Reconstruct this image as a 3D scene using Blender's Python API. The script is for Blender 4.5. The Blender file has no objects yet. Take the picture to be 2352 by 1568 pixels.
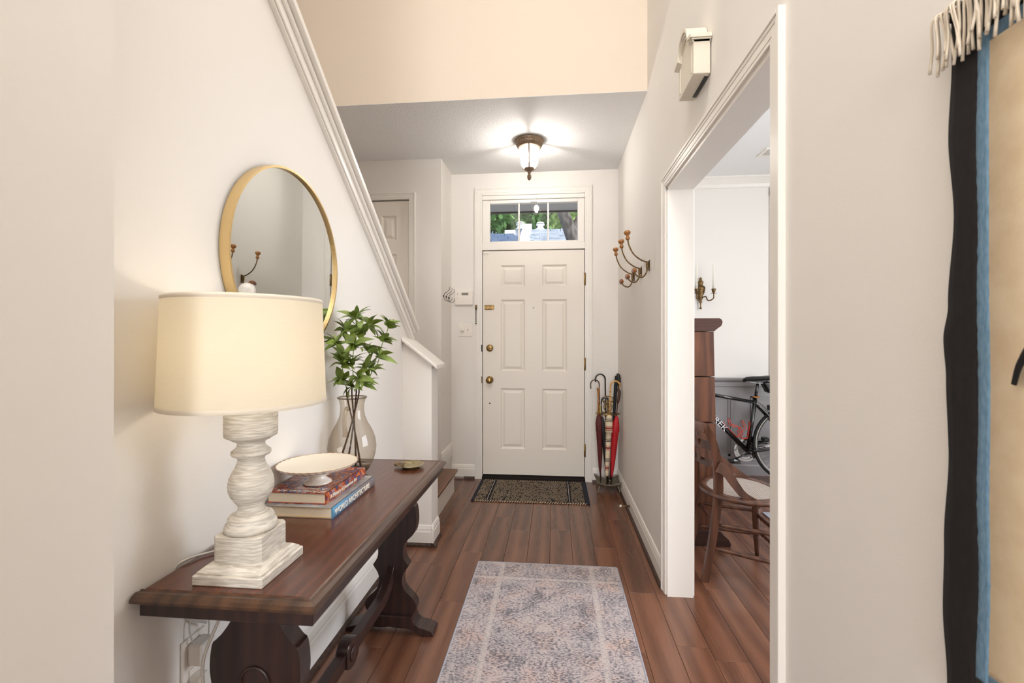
import bpy, bmesh, math, random
from mathutils import Vector, Matrix, noise
random.seed(7)
PI = math.pi
S = bpy.context.scene
COL = S.collection
# ------------------------------------------------------------------ camera, light, exposure
cam = bpy.data.objects.new('camera', bpy.data.cameras.new('camera'))
COL.objects.link(cam)
S.camera = cam
cam.location = (0, 0, 1.25)
YAW = math.atan((1274 - 1176) / 1045)
cam.rotation_euler = (PI / 2, 0, YAW)
cam.data.sensor_width = 36
cam.data.lens = 1045 / 2352 * 36
cam.data.shift_y = -8 / 2352
cam.data.clip_start = 0.02
cam.data.dof.use_dof = True
cam.data.dof.focus_distance = 2.4
cam.data.dof.aperture_fstop = 7.0

S.view_settings.view_transform = 'Standard'
S.view_settings.look = 'None'
S.view_settings.exposure = 0.2
S.view_settings.gamma = 1.0
S.view_settings.use_curve_mapping = False
try:
    S.cycles.use_denoising = True
    S.cycles.max_bounces = 10
    S.cycles.diffuse_bounces = 6
    S.cycles.transmission_bounces = 10
    S.cycles.transparent_max_bounces = 16
    S.cycles.caustics_reflective = False
    S.cycles.caustics_refractive = False
    S.cycles.sample_clamp_indirect = 6
except Exception:
    pass

world = bpy.data.worlds.new('sky'); S.world = world
world.use_nodes = True
wn = world.node_tree
wn.nodes.clear()
sky = wn.nodes.new('ShaderNodeTexSky'); sky.sky_type = 'NISHITA'
sky.sun_disc = False
sky.sun_elevation = math.radians(50); sky.sun_rotation = math.radians(150)
sky.air_density = 1.0; sky.dust_density = 2.5
bg = wn.nodes.new('ShaderNodeBackground'); bg.inputs['Strength'].default_value = 0.28
wo = wn.nodes.new('ShaderNodeOutputWorld')
wn.links.new(sky.outputs[0], bg.inputs[0]); wn.links.new(bg.outputs[0], wo.inputs[0])

def lamp(name, kind, loc, rot, energy, col, **kw):
    l = bpy.data.lights.new(name, kind); l.energy = energy; l.color = col
    for k, v in kw.items(): setattr(l, k, v)
    o = bpy.data.objects.new(name, l); COL.objects.link(o); o.location = loc; o.rotation_euler = rot
    return o
lamp('sun', 'SUN', (0, 12, 12), (math.radians(42), 0, math.radians(25)), 3.2, (1, .95, .86), angle=.02)
# added fills overhead and behind the camera; daylight through the dining room window
lamp('overhead_fill_light', 'AREA', (-.2, -.1, 4.5), (0, 0, 0), 54, (1, .965, .925), shape='RECTANGLE', size=1.0, size_y=2.2)
lamp('rear_fill_light', 'AREA', (-.15, -5.2, 1.6), (PI / 2 + math.radians(7), 0, 0), 128, (.97, .975, 1), shape='RECTANGLE', size=1.1, size_y=2.0)
lamp('dining_window_daylight', 'AREA', (3.2, 1.75, 1.6), (0, PI / 2, 0), 72, (.93, .96, 1), shape='RECTANGLE', size=1.8, size_y=2.0)

# ------------------------------------------------------------------ helpers
def lin(c):
    r = []
    for v in c:
        v = v / 255
        r.append(v / 12.92 if v <= .04045 else ((v + .055) / 1.055) ** 2.4)
    return (*r, 1)

def NEW(name):
    m = bpy.data.materials.new(name); m.use_nodes = True
    return m, m.node_tree, m.node_tree.nodes['Principled BSDF']

def mat(name, col, rough=.5, metal=0, bump=0, bscale=200, var=0, vscale=3, coat=0, sheen=0, spec=None, stretch=None, alt=None):
    m, nt, p = NEW(name)
    p.inputs['Roughness'].default_value = rough
    p.inputs['Metallic'].default_value = metal
    p.inputs['Coat Weight'].default_value = coat
    if sheen: p.inputs['Sheen Weight'].default_value = sheen
    if spec is not None: p.inputs['Specular IOR Level'].default_value = spec
    c = lin(col)
    tc = nt.nodes.new('ShaderNodeTexCoord')
    src = tc.outputs['Object']
    if stretch:
        mp = nt.nodes.new('ShaderNodeMapping'); mp.inputs['Scale'].default_value = stretch
        nt.links.new(src, mp.inputs[0]); src = mp.outputs[0]
    if var or alt:
        n = nt.nodes.new('ShaderNodeTexNoise'); n.inputs['Scale'].default_value = vscale; n.inputs['Detail'].default_value = 6
        nt.links.new(src, n.inputs['Vector'])
        r = nt.nodes.new('ShaderNodeValToRGB')
        a = lin(alt) if alt else tuple(min(1, v * (1 - var)) for v in c[:3]) + (1,)
        b = c if alt else tuple(min(1, v * (1 + var)) for v in c[:3]) + (1,)
        r.color_ramp.elements[0].color = a; r.color_ramp.elements[1].color = b
        r.color_ramp.elements[0].position = .35; r.color_ramp.elements[1].position = .65
        nt.links.new(n.outputs[0], r.inputs[0]); nt.links.new(r.outputs[0], p.inputs['Base Color'])
    else:
        p.inputs['Base Color'].default_value = c
    if bump:
        n2 = nt.nodes.new('ShaderNodeTexNoise'); n2.inputs['Scale'].default_value = bscale; n2.inputs['Detail'].default_value = 3
        nt.links.new(src, n2.inputs['Vector'])
        b = nt.nodes.new('ShaderNodeBump'); b.inputs['Strength'].default_value = bump; b.inputs['Distance'].default_value = .01
        nt.links.new(n2.outputs[0], b.inputs['Height']); nt.links.new(b.outputs[0], p.inputs['Normal'])
    return m

def emis(name, col, strength):
    m, nt, p = NEW(name)
    p.inputs['Base Color'].default_value = (*col, 1)
    p.inputs['Emission Color'].default_value = (*col, 1); p.inputs['Emission Strength'].default_value = strength
    return m

def wood(name, dark, light, axis='Y', rough=.3, ring=18, fine=1.0, coat=.15, rnd=True, contrast=(.3, .75), distort=7):
    """grain runs along axis; cathedral figure from a distorted wave plus fine pores"""
    m, nt, p = NEW(name); N = nt.nodes; L = nt.links
    p.inputs['Roughness'].default_value = rough; p.inputs['Coat Weight'].default_value = coat; p.inputs['Coat Roughness'].default_value = .25
    tc = N.new('ShaderNodeTexCoord'); src = tc.outputs['Object']
    if rnd:
        oi = N.new('ShaderNodeObjectInfo'); cb = N.new('ShaderNodeMath'); cb.operation = 'MULTIPLY'; cb.inputs[1].default_value = 37
        L.new(oi.outputs['Random'], cb.inputs[0])
        ad = N.new('ShaderNodeVectorMath'); ad.operation = 'ADD'
        L.new(src, ad.inputs[0]); L.new(cb.outputs[0], ad.inputs[1]); src = ad.outputs[0]
    mp = N.new('ShaderNodeMapping')
    mp.inputs['Scale'].default_value = {'Y': (1, .13, 1), 'X': (.13, 1, 1), 'Z': (1, 1, .13)}[axis]
    L.new(src, mp.inputs[0])
    w = N.new('ShaderNodeTexWave'); w.wave_type = 'BANDS'; w.bands_direction = {'Y': 'X', 'X': 'Y', 'Z': 'X'}[axis]
    w.inputs['Scale'].default_value = ring; w.inputs['Distortion'].default_value = distort
    w.inputs['Detail'].default_value = 3; w.inputs['Detail Scale'].default_value = 1.2
    L.new(mp.outputs[0], w.inputs[0])
    mp2 = N.new('ShaderNodeMapping')
    mp2.inputs['Scale'].default_value = {'Y': (1, .03, 1), 'X': (.03, 1, 1), 'Z': (1, 1, .03)}[axis]
    L.new(src, mp2.inputs[0])
    n = N.new('ShaderNodeTexNoise'); n.inputs['Scale'].default_value = 260 * fine; n.inputs['Detail'].default_value = 4
    L.new(mp2.outputs[0], n.inputs[0])
    mx = N.new('ShaderNodeMix'); mx.inputs[0].default_value = .62
    L.new(w.outputs['Fac'], mx.inputs[2]); L.new(n.outputs[0], mx.inputs[3])
    big = N.new('ShaderNodeTexNoise'); big.inputs['Scale'].default_value = 5; L.new(mp.outputs[0], big.inputs[0])
    mx2 = N.new('ShaderNodeMix'); mx2.inputs[0].default_value = .35
    L.new(mx.outputs[0], mx2.inputs[2]); L.new(big.outputs[0], mx2.inputs[3])
    r = N.new('ShaderNodeValToRGB'); r.color_ramp.elements[0].color = lin(dark); r.color_ramp.elements[1].color = lin(light)
    r.color_ramp.elements[0].position = contrast[0]; r.color_ramp.elements[1].position = contrast[1]
    L.new(mx2.outputs[0], r.inputs[0])
    out = r.outputs[0]
    if rnd:
        hs = N.new('ShaderNodeHueSaturation')
        mr = N.new('ShaderNodeMapRange'); mr.inputs[3].default_value = .91; mr.inputs[4].default_value = 1.09
        L.new(oi.outputs['Random'], mr.inputs[0]); L.new(mr.outputs[0], hs.inputs['Value']); L.new(out, hs.inputs['Color']); out = hs.outputs[0]
    L.new(out, p.inputs['Base Color'])
    b = N.new('ShaderNodeBump'); b.inputs['Strength'].default_value = .12; b.inputs['Distance'].default_value = .002
    L.new(n.outputs[0], b.inputs['Height']); L.new(b.outputs[0], p.inputs['Normal'])
    return m

def soft_fresnel(nt, k=.8, base=.04):
    lw = nt.nodes.new('ShaderNodeLayerWeight'); lw.inputs[0].default_value = .5
    p_ = nt.nodes.new('ShaderNodeMath'); p_.operation = 'POWER'; p_.inputs[1].default_value = 4; nt.links.new(lw.outputs['Facing'], p_.inputs[0])
    a_ = nt.nodes.new('ShaderNodeMath'); a_.operation = 'MULTIPLY_ADD'; a_.inputs[1].default_value = k; a_.inputs[2].default_value = base; nt.links.new(p_.outputs[0], a_.inputs[0])
    return a_.outputs[0]

def glassy(name, tint=(1, 1, 1), fac=.92, rough=.02):
    m, nt, p = NEW(name); nt.nodes.remove(p)
    t = nt.nodes.new('ShaderNodeBsdfTransparent'); t.inputs[0].default_value = (*tint, 1)
    g = nt.nodes.new('ShaderNodeBsdfGlossy'); g.inputs['Roughness'].default_value = rough
    f = soft_fresnel(nt)
    mx = nt.nodes.new('ShaderNodeMixShader')
    nt.links.new(f, mx.inputs[0]); nt.links.new(t.outputs[0], mx.inputs[1]); nt.links.new(g.outputs[0], mx.inputs[2])
    nt.links.new(mx.outputs[0], nt.nodes['Material Output'].inputs[0])
    return m

M = {}
M['wall'] = mat('warm_white_wall', (234, 230, 225), .75, bump=.05, bscale=350)
M['wall_cream'] = mat('cream_wall', (232, 219, 203), .8, bump=.05, bscale=350)
M['trim'] = mat('white_trim_paint', (237, 233, 227), .35)
M['door_paint'] = mat('door_paint', (233, 226, 216), .42, bump=.03, bscale=60)
M['popcorn'] = mat('popcorn_ceiling', (236, 236, 236), .95, bump=.4, bscale=120)
M['smooth_ceiling'] = mat('smooth_ceiling', (232, 230, 226), .9)
M['greywall'] = mat('grey_wainscot', (150, 147, 148), .5)
M['floor'] = wood('red_oak_floor', (88, 55, 40), (126, 84, 62), 'Y', rough=.27, ring=3.5, coat=.2, distort=7, contrast=(.3, .7))
M['shoe'] = mat('dark_shoe_mould', (62, 42, 32), .5, var=.5, vscale=60)
M['subfloor'] = mat('floor_gap', (24, 14, 10), .9)
M['tread'] = wood('tread_wood', (96, 58, 34), (146, 96, 60), 'Y', rough=.35)
M['tabletop'] = wood('mahogany_top', (56, 28, 18), (110, 60, 39), 'Y', rough=.24, ring=10, coat=.3, rnd=False, contrast=(.2, .85))
M['tableedge'] = wood('worn_mahogany_edge', (46, 28, 20), (92, 62, 42), 'Y', rough=.3, ring=6, coat=.25, rnd=False)
M['tabledark'] = wood('dark_mahogany', (34, 20, 18), (58, 34, 28), 'Z', rough=.38, ring=8, coat=.15, rnd=False)
M['oak'] = wood('quartersawn_oak', (70, 40, 27), (118, 72, 46), 'Z', rough=.4, ring=5, distort=16, rnd=True)
M['oakdark'] = wood('dark_oak', (46, 24, 18), (84, 48, 36), 'X', rough=.4, ring=14, rnd=False)
M['chair'] = wood('walnut_chair', (64, 38, 27), (112, 72, 52), 'Z', rough=.35, ring=5, rnd=False)
M['handle_wood'] = mat('amber_wood', (158, 102, 42), .3, var=.35, vscale=80, coat=.5)
M['tpiece'] = mat('brown_wood', (140, 84, 44), .3, var=.35, vscale=80, coat=.4)
M['brass'] = mat('aged_brass', (150, 122, 78), .3, 1, var=.3, vscale=60)
M['pewterbrass'] = mat('tarnished_brass', (168, 154, 120), .38, .8, var=.25, vscale=70)
M['brassdark'] = mat('dark_brass', (110, 88, 58), .38, 1, var=.4, vscale=90)
M['bronze'] = mat('mottled_bronze', (138, 118, 98), .45, .6, var=.45, vscale=160)
M['gold'] = mat('satin_gold', (222, 194, 142), .34, 1)
M['mirror'] = mat('mirror_glass', (226, 230, 228), .01, 1)
M['steel'] = mat('steel', (190, 190, 190), .25, 1)
M['wire'] = mat('dark_wire', (52, 44, 38), .4, .6)
M['white_plastic'] = mat('white_plastic', (236, 230, 222), .35)
M['grey_plastic'] = mat('grey_plastic', (205, 200, 194), .4)
M['lcd'] = mat('lcd', (128, 126, 116), .3)
M['chime'] = mat('chime_plastic', (222, 215, 200), .45)
M['black'] = mat('black_plastic', (14, 14, 16), .4)
M['void'] = mat('dark_gap', (18, 15, 12), .9)
M['glass'] = glassy('clear_pane', (.97, .98, .98))
M['ribbed'] = glassy('ribbed_lamp_glass', (.98, .97, .96), rough=.15)
_nt = M['ribbed'].node_tree; _o = _nt.nodes['Material Output']; _s = _o.inputs[0].links[0].from_socket
_tr = _nt.nodes.new('ShaderNodeBsdfTranslucent'); _tr.inputs[0].default_value = (.95, .94, .92, 1); _m = _nt.nodes.new('ShaderNodeMixShader'); _m.inputs[0].default_value = .22
_nt.links.new(_s, _m.inputs[1]); _nt.links.new(_tr.outputs[0], _m.inputs[2]); _nt.links.new(_m.outputs[0], _o.inputs[0])
M['crystal'], nt, p = NEW('crystal')
p.inputs['Transmission Weight'].default_value = .55; p.inputs['Roughness'].default_value = .3; p.inputs['Base Color'].default_value = (.95, .95, .95, 1)
# smoky glass jug: thin tinted walls
m, nt, p = NEW('smoky_glass'); M['smoke'] = m
nt.nodes.remove(p)
t = nt.nodes.new('ShaderNodeBsdfTransparent'); t.inputs[0].default_value = (.90, .86, .80, 1)
g = nt.nodes.new('ShaderNodeBsdfGlossy'); g.inputs['Roughness'].default_value = .03
lw = nt.nodes.new('ShaderNodeLayerWeight'); lw.inputs[0].default_value = .25
t2 = nt.nodes.new('ShaderNodeBsdfTransparent'); t2.inputs[0].default_value = (.62, .55, .47, 1)
mx0 = nt.nodes.new('ShaderNodeMixShader'); nt.links.new(lw.outputs['Facing'], mx0.inputs[0]); nt.links.new(t.outputs[0], mx0.inputs[1]); nt.links.new(t2.outputs[0], mx0.inputs[2])
mx = nt.nodes.new('ShaderNodeMixShader'); nt.links.new(soft_fresnel(nt, .5, .06), mx.inputs[0]); nt.links.new(mx0.outputs[0], mx.inputs[1]); nt.links.new(g.outputs[0], mx.inputs[2])
nt.links.new(mx.outputs[0], nt.nodes['Material Output'].inputs[0])
# brushed limewash on the lamp column
def limewash():
    m, nt, p = NEW('limewashed_wood'); N = nt.nodes; L = nt.links
    tc = N.new('ShaderNodeTexCoord'); mp = N.new('ShaderNodeMapping'); mp.inputs['Scale'].default_value = (5, 5, 60)
    L.new(tc.outputs['Object'], mp.inputs[0])
    n = N.new('ShaderNodeTexNoise'); n.inputs['Scale'].default_value = 5; n.inputs['Detail'].default_value = 5; n.inputs['Distortion'].default_value = .6
    L.new(mp.outputs[0], n.inputs[0])
    r = N.new('ShaderNodeValToRGB'); r.color_ramp.elements[0].color = lin((196, 189, 178)); r.color_ramp.elements[1].color = lin((230, 225, 215))
    r.color_ramp.elements[0].position = .4; r.color_ramp.elements[1].position = .62
    L.new(n.outputs[0], r.inputs[0]); L.new(r.outputs[0], p.inputs['Base Color'])
    b = N.new('ShaderNodeBump'); b.inputs['Strength'].default_value = .3; b.inputs['Distance'].default_value = .0015
    L.new(n.outputs[0], b.inputs['Height']); L.new(b.outputs[0], p.inputs['Normal'])
    p.inputs['Roughness'].default_value = .65
    return m
M['lime'] = limewash()
# linen shade: translucent
m, nt, p = NEW('linen_shade'); M['linen'] = m
tc = nt.nodes.new('ShaderNodeTexCoord'); mp = nt.nodes.new('ShaderNodeMapping'); mp.inputs['Scale'].default_value = (12, 12, 260)
nt.links.new(tc.outputs['Object'], mp.inputs[0])
n = nt.nodes.new('ShaderNodeTexNoise'); n.inputs['Scale'].default_value = 4; nt.links.new(mp.outputs[0], n.inputs[0])
r = nt.nodes.new('ShaderNodeValToRGB'); r.color_ramp.elements[0].color = lin((226, 220, 204)); r.color_ramp.elements[1].color = lin((238, 233, 220))
nt.links.new(n.outputs[0], r.inputs[0])
nt.nodes.remove(p)
df = nt.nodes.new('ShaderNodeBsdfDiffuse'); tl = nt.nodes.new('ShaderNodeBsdfTranslucent'); tl.inputs[0].default_value = lin((242, 226, 190))
nt.links.new(r.outputs[0], df.inputs[0])
mx = nt.nodes.new('ShaderNodeMixShader'); mx.inputs[0].default_value = .30
nt.links.new(df.outputs[0], mx.inputs[1]); nt.links.new(tl.outputs[0], mx.inputs[2]); nt.links.new(mx.outputs[0], nt.nodes['Material Output'].inputs[0])
M['trimcloth'] = mat('shade_trim', (222, 212, 196), .8)
M['bulb'] = emis('bulb', (1, .9, .72), 4)
M['bulb2'] = emis('bulb_foyer', (1, .9, .76), 60)
M['porcelain'] = mat('white_porcelain', (240, 234, 226), .12, coat=.5)
M['creamplate'] = mat('cream_glaze', (238, 228, 212), .3)
M['goldline'] = mat('gilt_line', (176, 132, 84), .3, .8)
M['page'] = mat('book_pages', (240, 230, 210), .8, bump=.3, bscale=20, stretch=(1, 1, 60), var=.05, vscale=60)
M['redline'] = mat('red_board', (160, 60, 40), .5)
M['tan'] = mat('tan_board', (196, 160, 90), .5)
M['ivory'] = mat('ivory_ink', (246, 238, 224), .5)
M['greycover'] = mat('grey_cover', (176, 178, 180), .25, alt=(140, 138, 136), vscale=18)
def paint():
    m, nt, p = NEW('painted_cover'); N = nt.nodes; L = nt.links
    tc = N.new('ShaderNodeTexCoord'); n = N.new('ShaderNodeTexNoise'); n.inputs['Scale'].default_value = 22; n.inputs['Detail'].default_value = 3; n.inputs['Distortion'].default_value = 2.2
    L.new(tc.outputs['Object'], n.inputs[0])
    r = N.new('ShaderNodeValToRGB'); e = r.color_ramp.elements
    cols = [(.0, (44, 62, 110)), (.38, (60, 86, 132)), (.46, (120, 44, 36)), (.52, (176, 84, 52)), (.57, (206, 124, 64)), (.62, (140, 132, 150)), (.7, (70, 92, 140))]
    e[0].position = cols[0][0]; e[0].color = lin(cols[0][1]); e[1].position = cols[1][0]; e[1].color = lin(cols[1][1])
    for pos, c in cols[2:]:
        k = e.new(pos); k.color = lin(c)
    L.new(n.outputs[0], r.inputs[0]); L.new(r.outputs[0], p.inputs['Base Color']); p.inputs['Roughness'].default_value = .2
    return m
M['paintcover'] = paint()
m, nt, p = NEW('blue_to_grey_spine'); M['bluespine'] = m
tc = nt.nodes.new('ShaderNodeTexCoord'); sp = nt.nodes.new('ShaderNodeSeparateXYZ'); nt.links.new(tc.outputs['Object'], sp.inputs[0])
mr = nt.nodes.new('ShaderNodeMapRange'); mr.inputs[1].default_value = -.12; mr.inputs[2].default_value = .05
nt.links.new(sp.outputs[1], mr.inputs[0])
r = nt.nodes.new('ShaderNodeValToRGB'); r.color_ramp.elements[0].color = lin((96, 152, 190)); r.color_ramp.elements[1].color = lin((122, 116, 118))
nt.links.new(mr.outputs[0], r.inputs[0]); nt.links.new(r.outputs[0], p.inputs['Base Color']); p.inputs['Roughness'].default_value = .2
M['leaf'] = mat('leaf', (132, 150, 58), .4, alt=(98, 120, 48), vscale=18)
M['leaf2'] = mat('leaf_pale', (152, 168, 92), .4, alt=(118, 142, 70), vscale=18)
M['stemgreen'] = mat('green_stem', (126, 148, 48), .5)
M['twig'] = mat('brown_twig', (84, 62, 46), .8, bump=.6, bscale=300)
M['navy'] = mat('navy_binding', (24, 28, 44), .9)
M['matbase'] = mat('mat_black', (20, 18, 20), .95)
M['mattan'] = mat('mat_tan', (190, 160, 124), .9, alt=(222, 200, 172), vscale=40)
M['blackwool'] = mat('black_wool', (24, 17, 15), .95, bump=.05, bscale=240, alt=(12, 8, 8), vscale=60, stretch=(1, 3, 1))
M['bluewool'] = mat('blue_wool', (116, 148, 172), .95, bump=.05, bscale=240, alt=(92, 126, 152), vscale=80, stretch=(1, 3, 1))
M['creamwool'] = mat('cream_wool', (236, 218, 186), .95, bump=.04, bscale=220, alt=(226, 204, 170), vscale=25)
M['fringe'] = mat('fringe_cotton', (224, 212, 194), .9)
M['maroon'] = mat('maroon_cloth', (84, 22, 24), .6, var=.3, vscale=60)
M['redcloth'] = mat('red_cloth', (176, 18, 28), .55, var=.15, vscale=40)
M['blackcloth'] = mat('black_cloth', (16, 15, 18), .6)
M['yellowcloth'] = mat('yellow_cloth', (206, 188, 122), .7, var=.15, vscale=40)
M['blacklacquer'] = mat('black_lacquer', (16, 13, 12), .25, coat=.4)
M['browncane'] = mat('dark_cane', (70, 36, 24), .35, var=.3, vscale=90)
M['bamboo'] = mat('bamboo', (206, 160, 92), .4, var=.25, vscale=50)
M['pewter'] = mat('stand_iron', (120, 112, 96), .5, .3, var=.3, vscale=60)
def plaid():
    m, nt, p = NEW('plaid_cloth'); N = nt.nodes; L = nt.links
    tc = N.new('ShaderNodeTexCoord'); sp = N.new('ShaderNodeSeparateXYZ'); L.new(tc.outputs['Object'], sp.inputs[0])
    mt = N.new('ShaderNodeMath'); mt.operation = 'MULTIPLY'; mt.inputs[1].default_value = 6.2; L.new(sp.outputs[2], mt.inputs[0])
    fr = N.new('ShaderNodeMath'); fr.operation = 'FRACT'; L.new(mt.outputs[0], fr.inputs[0])
    r = N.new('ShaderNodeValToRGB'); r.color_ramp.interpolation = 'CONSTANT'; e = r.color_ramp.elements
    cream, red, drk = (222, 206, 176), (150, 62, 56), (70, 68, 66)
    e[0].position = 0; e[0].color = lin(cream); e[1].position = .3; e[1].color = lin(red)
    for pos, c in [(.33, cream), (.36, red), (.46, cream), (.5, red), (.52, cream), (.72, drk), (.76, cream), (.79, drk), (.84, cream), (.88, drk), (.9, cream)]:
        k = e.new(pos); k.color = lin(c)
    L.new(fr.outputs[0], r.inputs[0]); L.new(r.outputs[0], p.inputs['Base Color']); p.inputs['Roughness'].default_value = .8
    return m
M['plaid'] = plaid()
def rugmat():
    m, nt, p = NEW('faded_persian_pile'); N = nt.nodes; L = nt.links
    p.inputs['Roughness'].default_value = .95; p.inputs['Sheen Weight'].default_value = .2
    tc = N.new('ShaderNodeTexCoord'); sp = N.new('ShaderNodeSeparateXYZ'); L.new(tc.outputs['Object'], sp.inputs[0])
    def math_(op, a, b=None):
        k = N.new('ShaderNodeMath'); k.operation = op
        for i, v in enumerate((a, b)):
            if v is None: continue
            if isinstance(v, (int, float)): k.inputs[i].default_value = v
            else: L.new(v, k.inputs[i])
        return k.outputs[0]
    ax = math_('ABSOLUTE', sp.outputs[0])
    cmb = N.new('ShaderNodeCombineXYZ'); L.new(ax, cmb.inputs[0]); L.new(math_('PINGPONG', sp.outputs[1], .42), cmb.inputs[1])
    # arabesque: mirrored contour lines of a noise field
    n1 = N.new('ShaderNodeTexNoise'); n1.inputs['Scale'].default_value = 13; n1.inputs['Detail'].default_value = 2.5; n1.inputs['Distortion'].default_value = 1.1; L.new(cmb.outputs[0], n1.inputs[0])
    lines = math_('PINGPONG', math_('MULTIPLY', n1.outputs[0], 9), .5)
    # heavy horizontal abrasion
    mp = N.new('ShaderNodeMapping'); mp.inputs['Scale'].default_value = (75, 190, 1); L.new(tc.outputs['Object'], mp.inputs[0])
    n2 = N.new('ShaderNodeTexNoise'); n2.inputs['Scale'].default_value = 1; n2.inputs['Detail'].default_value = 4; L.new(mp.outputs[0], n2.inputs[0])
    n3 = N.new('ShaderNodeTexNoise'); n3.inputs['Scale'].default_value = 9; n3.inputs['Detail'].default_value = 6; L.new(tc.outputs['Object'], n3.inputs[0])
    v = math_('ADD', math_('MULTIPLY', lines, .36), math_('ADD', math_('MULTIPLY', n2.outputs[0], 1.15), math_('MULTIPLY', n3.outputs[0], .55)))
    r = N.new('ShaderNodeValToRGB'); e = r.color_ramp.elements
    e[0].position = .70; e[0].color = lin((94, 91, 97)); e[1].position = 1.12; e[1].color = lin((208, 196, 192))
    k = e.new(.84); k.color = lin((142, 137, 141)); k = e.new(.96); k.color = lin((186, 177, 175))
    L.new(v, r.inputs[0])
    # field / border tints
    n4 = N.new('ShaderNodeTexNoise'); n4.inputs['Scale'].default_value = 7; n4.inputs['Detail'].default_value = 3; L.new(cmb.outputs[0], n4.inputs[0])
    tr = N.new('ShaderNodeValToRGB'); f = tr.color_ramp.elements
    f[0].position = .36; f[0].color = lin((218, 218, 222)); f[1].position = .66; f[1].color = lin((236, 218, 210)); k = f.new(.52); k.color = lin((226, 220, 222))
    L.new(n4.outputs[0], tr.inputs[0])
    mx = N.new('ShaderNodeMix'); mx.data_type = 'RGBA'; mx.blend_type = 'MULTIPLY'; mx.inputs[0].default_value = 1
    L.new(r.outputs[0], mx.inputs[6]); L.new(tr.outputs[0], mx.inputs[7])
    # guard stripes of the border
    def band(src, c, w):
        return math_('LESS_THAN', math_('ABSOLUTE', math_('SUBTRACT', src, c)), w)
    s = math_('ADD', math_('ADD', band(ax, .305, .004), band(sp.outputs[1], 1.115, .004)), math_('ADD', band(ax, .245, .003), band(ax, .23, .002)))
    s2 = math_('MAXIMUM', band(ax, .238, .012), band(sp.outputs[1], 1.095, .010))
    dk = N.new('ShaderNodeMix'); dk.data_type = 'RGBA'; dk.inputs[7].default_value = lin((112, 108, 114))
    L.new(math_('MULTIPLY', s, .35), dk.inputs[0]); L.new(mx.outputs[2], dk.inputs[6])
    lt = N.new('ShaderNodeMix'); lt.data_type = 'RGBA'; lt.inputs[7].default_value = lin((206, 196, 190))
    L.new(math_('MULTIPLY', s2, .4), lt.inputs[0]); L.new(dk.outputs[2], lt.inputs[6])
    L.new(lt.outputs[2], p.inputs['Base Color'])
    b = N.new('ShaderNodeBump'); b.inputs['Strength'].default_value = .4; b.inputs['Distance'].default_value = .003; L.new(n2.outputs[0], b.inputs['Height']); L.new(b.outputs[0], p.inputs['Normal'])
    return m
M['rug'] = rugmat()
M['rugedge'] = mat('rug_edge_yarn', (158, 158, 168), .9)
M['cane'] = mat('cane_strip', (206, 196, 186), .4)
M['bikeblack'] = mat('gloss_black_frame', (12, 12, 15), .15, coat=.6)
M['bikewhite'] = mat('white_decal', (232, 232, 236), .3)
M['tyre'] = mat('tyre_rubber', (18, 18, 20), .7)
M['cage'] = mat('red_cage', (206, 66, 46), .35)
M['bark'] = mat('bark', (108, 104, 102), .9, bump=1, bscale=30, alt=(46, 42, 42), vscale=14, stretch=(1, 1, .4))
M['shingle'] = mat('grey_shingle', (178, 188, 200), .9, alt=(132, 144, 162), vscale=4, stretch=(1, 6, 6))
M['shingle2'] = mat('blue_grey_shingle', (112, 132, 160), .9, alt=(84, 104, 134), vscale=4, stretch=(1, 6, 6))
M['whitestucco'] = mat('white_render', (238, 240, 242), .8)
M['gutter'] = mat('dark_ridge', (40, 50, 60), .6)
M['soffit'] = mat('porch_soffit', (196, 192, 190), .8)
M['fascia'] = mat('porch_fascia', (92, 82, 76), .8)
M['ground'] = mat('pale_paving', (150, 148, 140), .95, var=.3, vscale=3)
M['foliage'] = mat('tree_foliage', (146, 190, 118), .7, alt=(70, 112, 62), vscale=2)
M['foliage2'] = mat('bright_foliage', (192, 218, 120), .7, alt=(120, 164, 80), vscale=2)

def bm_new(): return bmesh.new()
def box(bm, x0, x1, y0, y1, z0, z1, bev=0, seg=1):
    vs = [bm.verts.new((x, y, z)) for x in (x0, x1) for y in (y0, y1) for z in (z0, z1)]
    fs = [(0, 1, 3, 2), (4, 6, 7, 5), (0, 4, 5, 1), (2, 3, 7, 6), (0, 2, 6, 4), (1, 5, 7, 3)]
    faces = [bm.faces.new([vs[i] for i in f]) for f in fs]
    if bev:
        es = list({e for f in faces for e in f.edges})
        bmesh.ops.bevel(bm, geom=es, offset=bev, segments=seg, profile=.5, affect='EDGES')
    return vs
def spline(pts, n=6):
    pts = [Vector(p) for p in pts]
    if len(pts) < 3: return pts
    out = []
    P = [pts[0] * 2 - pts[1]] + pts + [pts[-1] * 2 - pts[-2]]
    for i in range(1, len(P) - 2):
        a, b, c, d = P[i - 1:i + 3]
        for k in range(n):
            t = k / n
            out.append(.5 * ((2 * b) + (c - a) * t + (2 * a - 5 * b + 4 * c - d) * t * t + (3 * b - a - 3 * c + d) * t ** 3))
    out.append(pts[-1])
    return out
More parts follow.
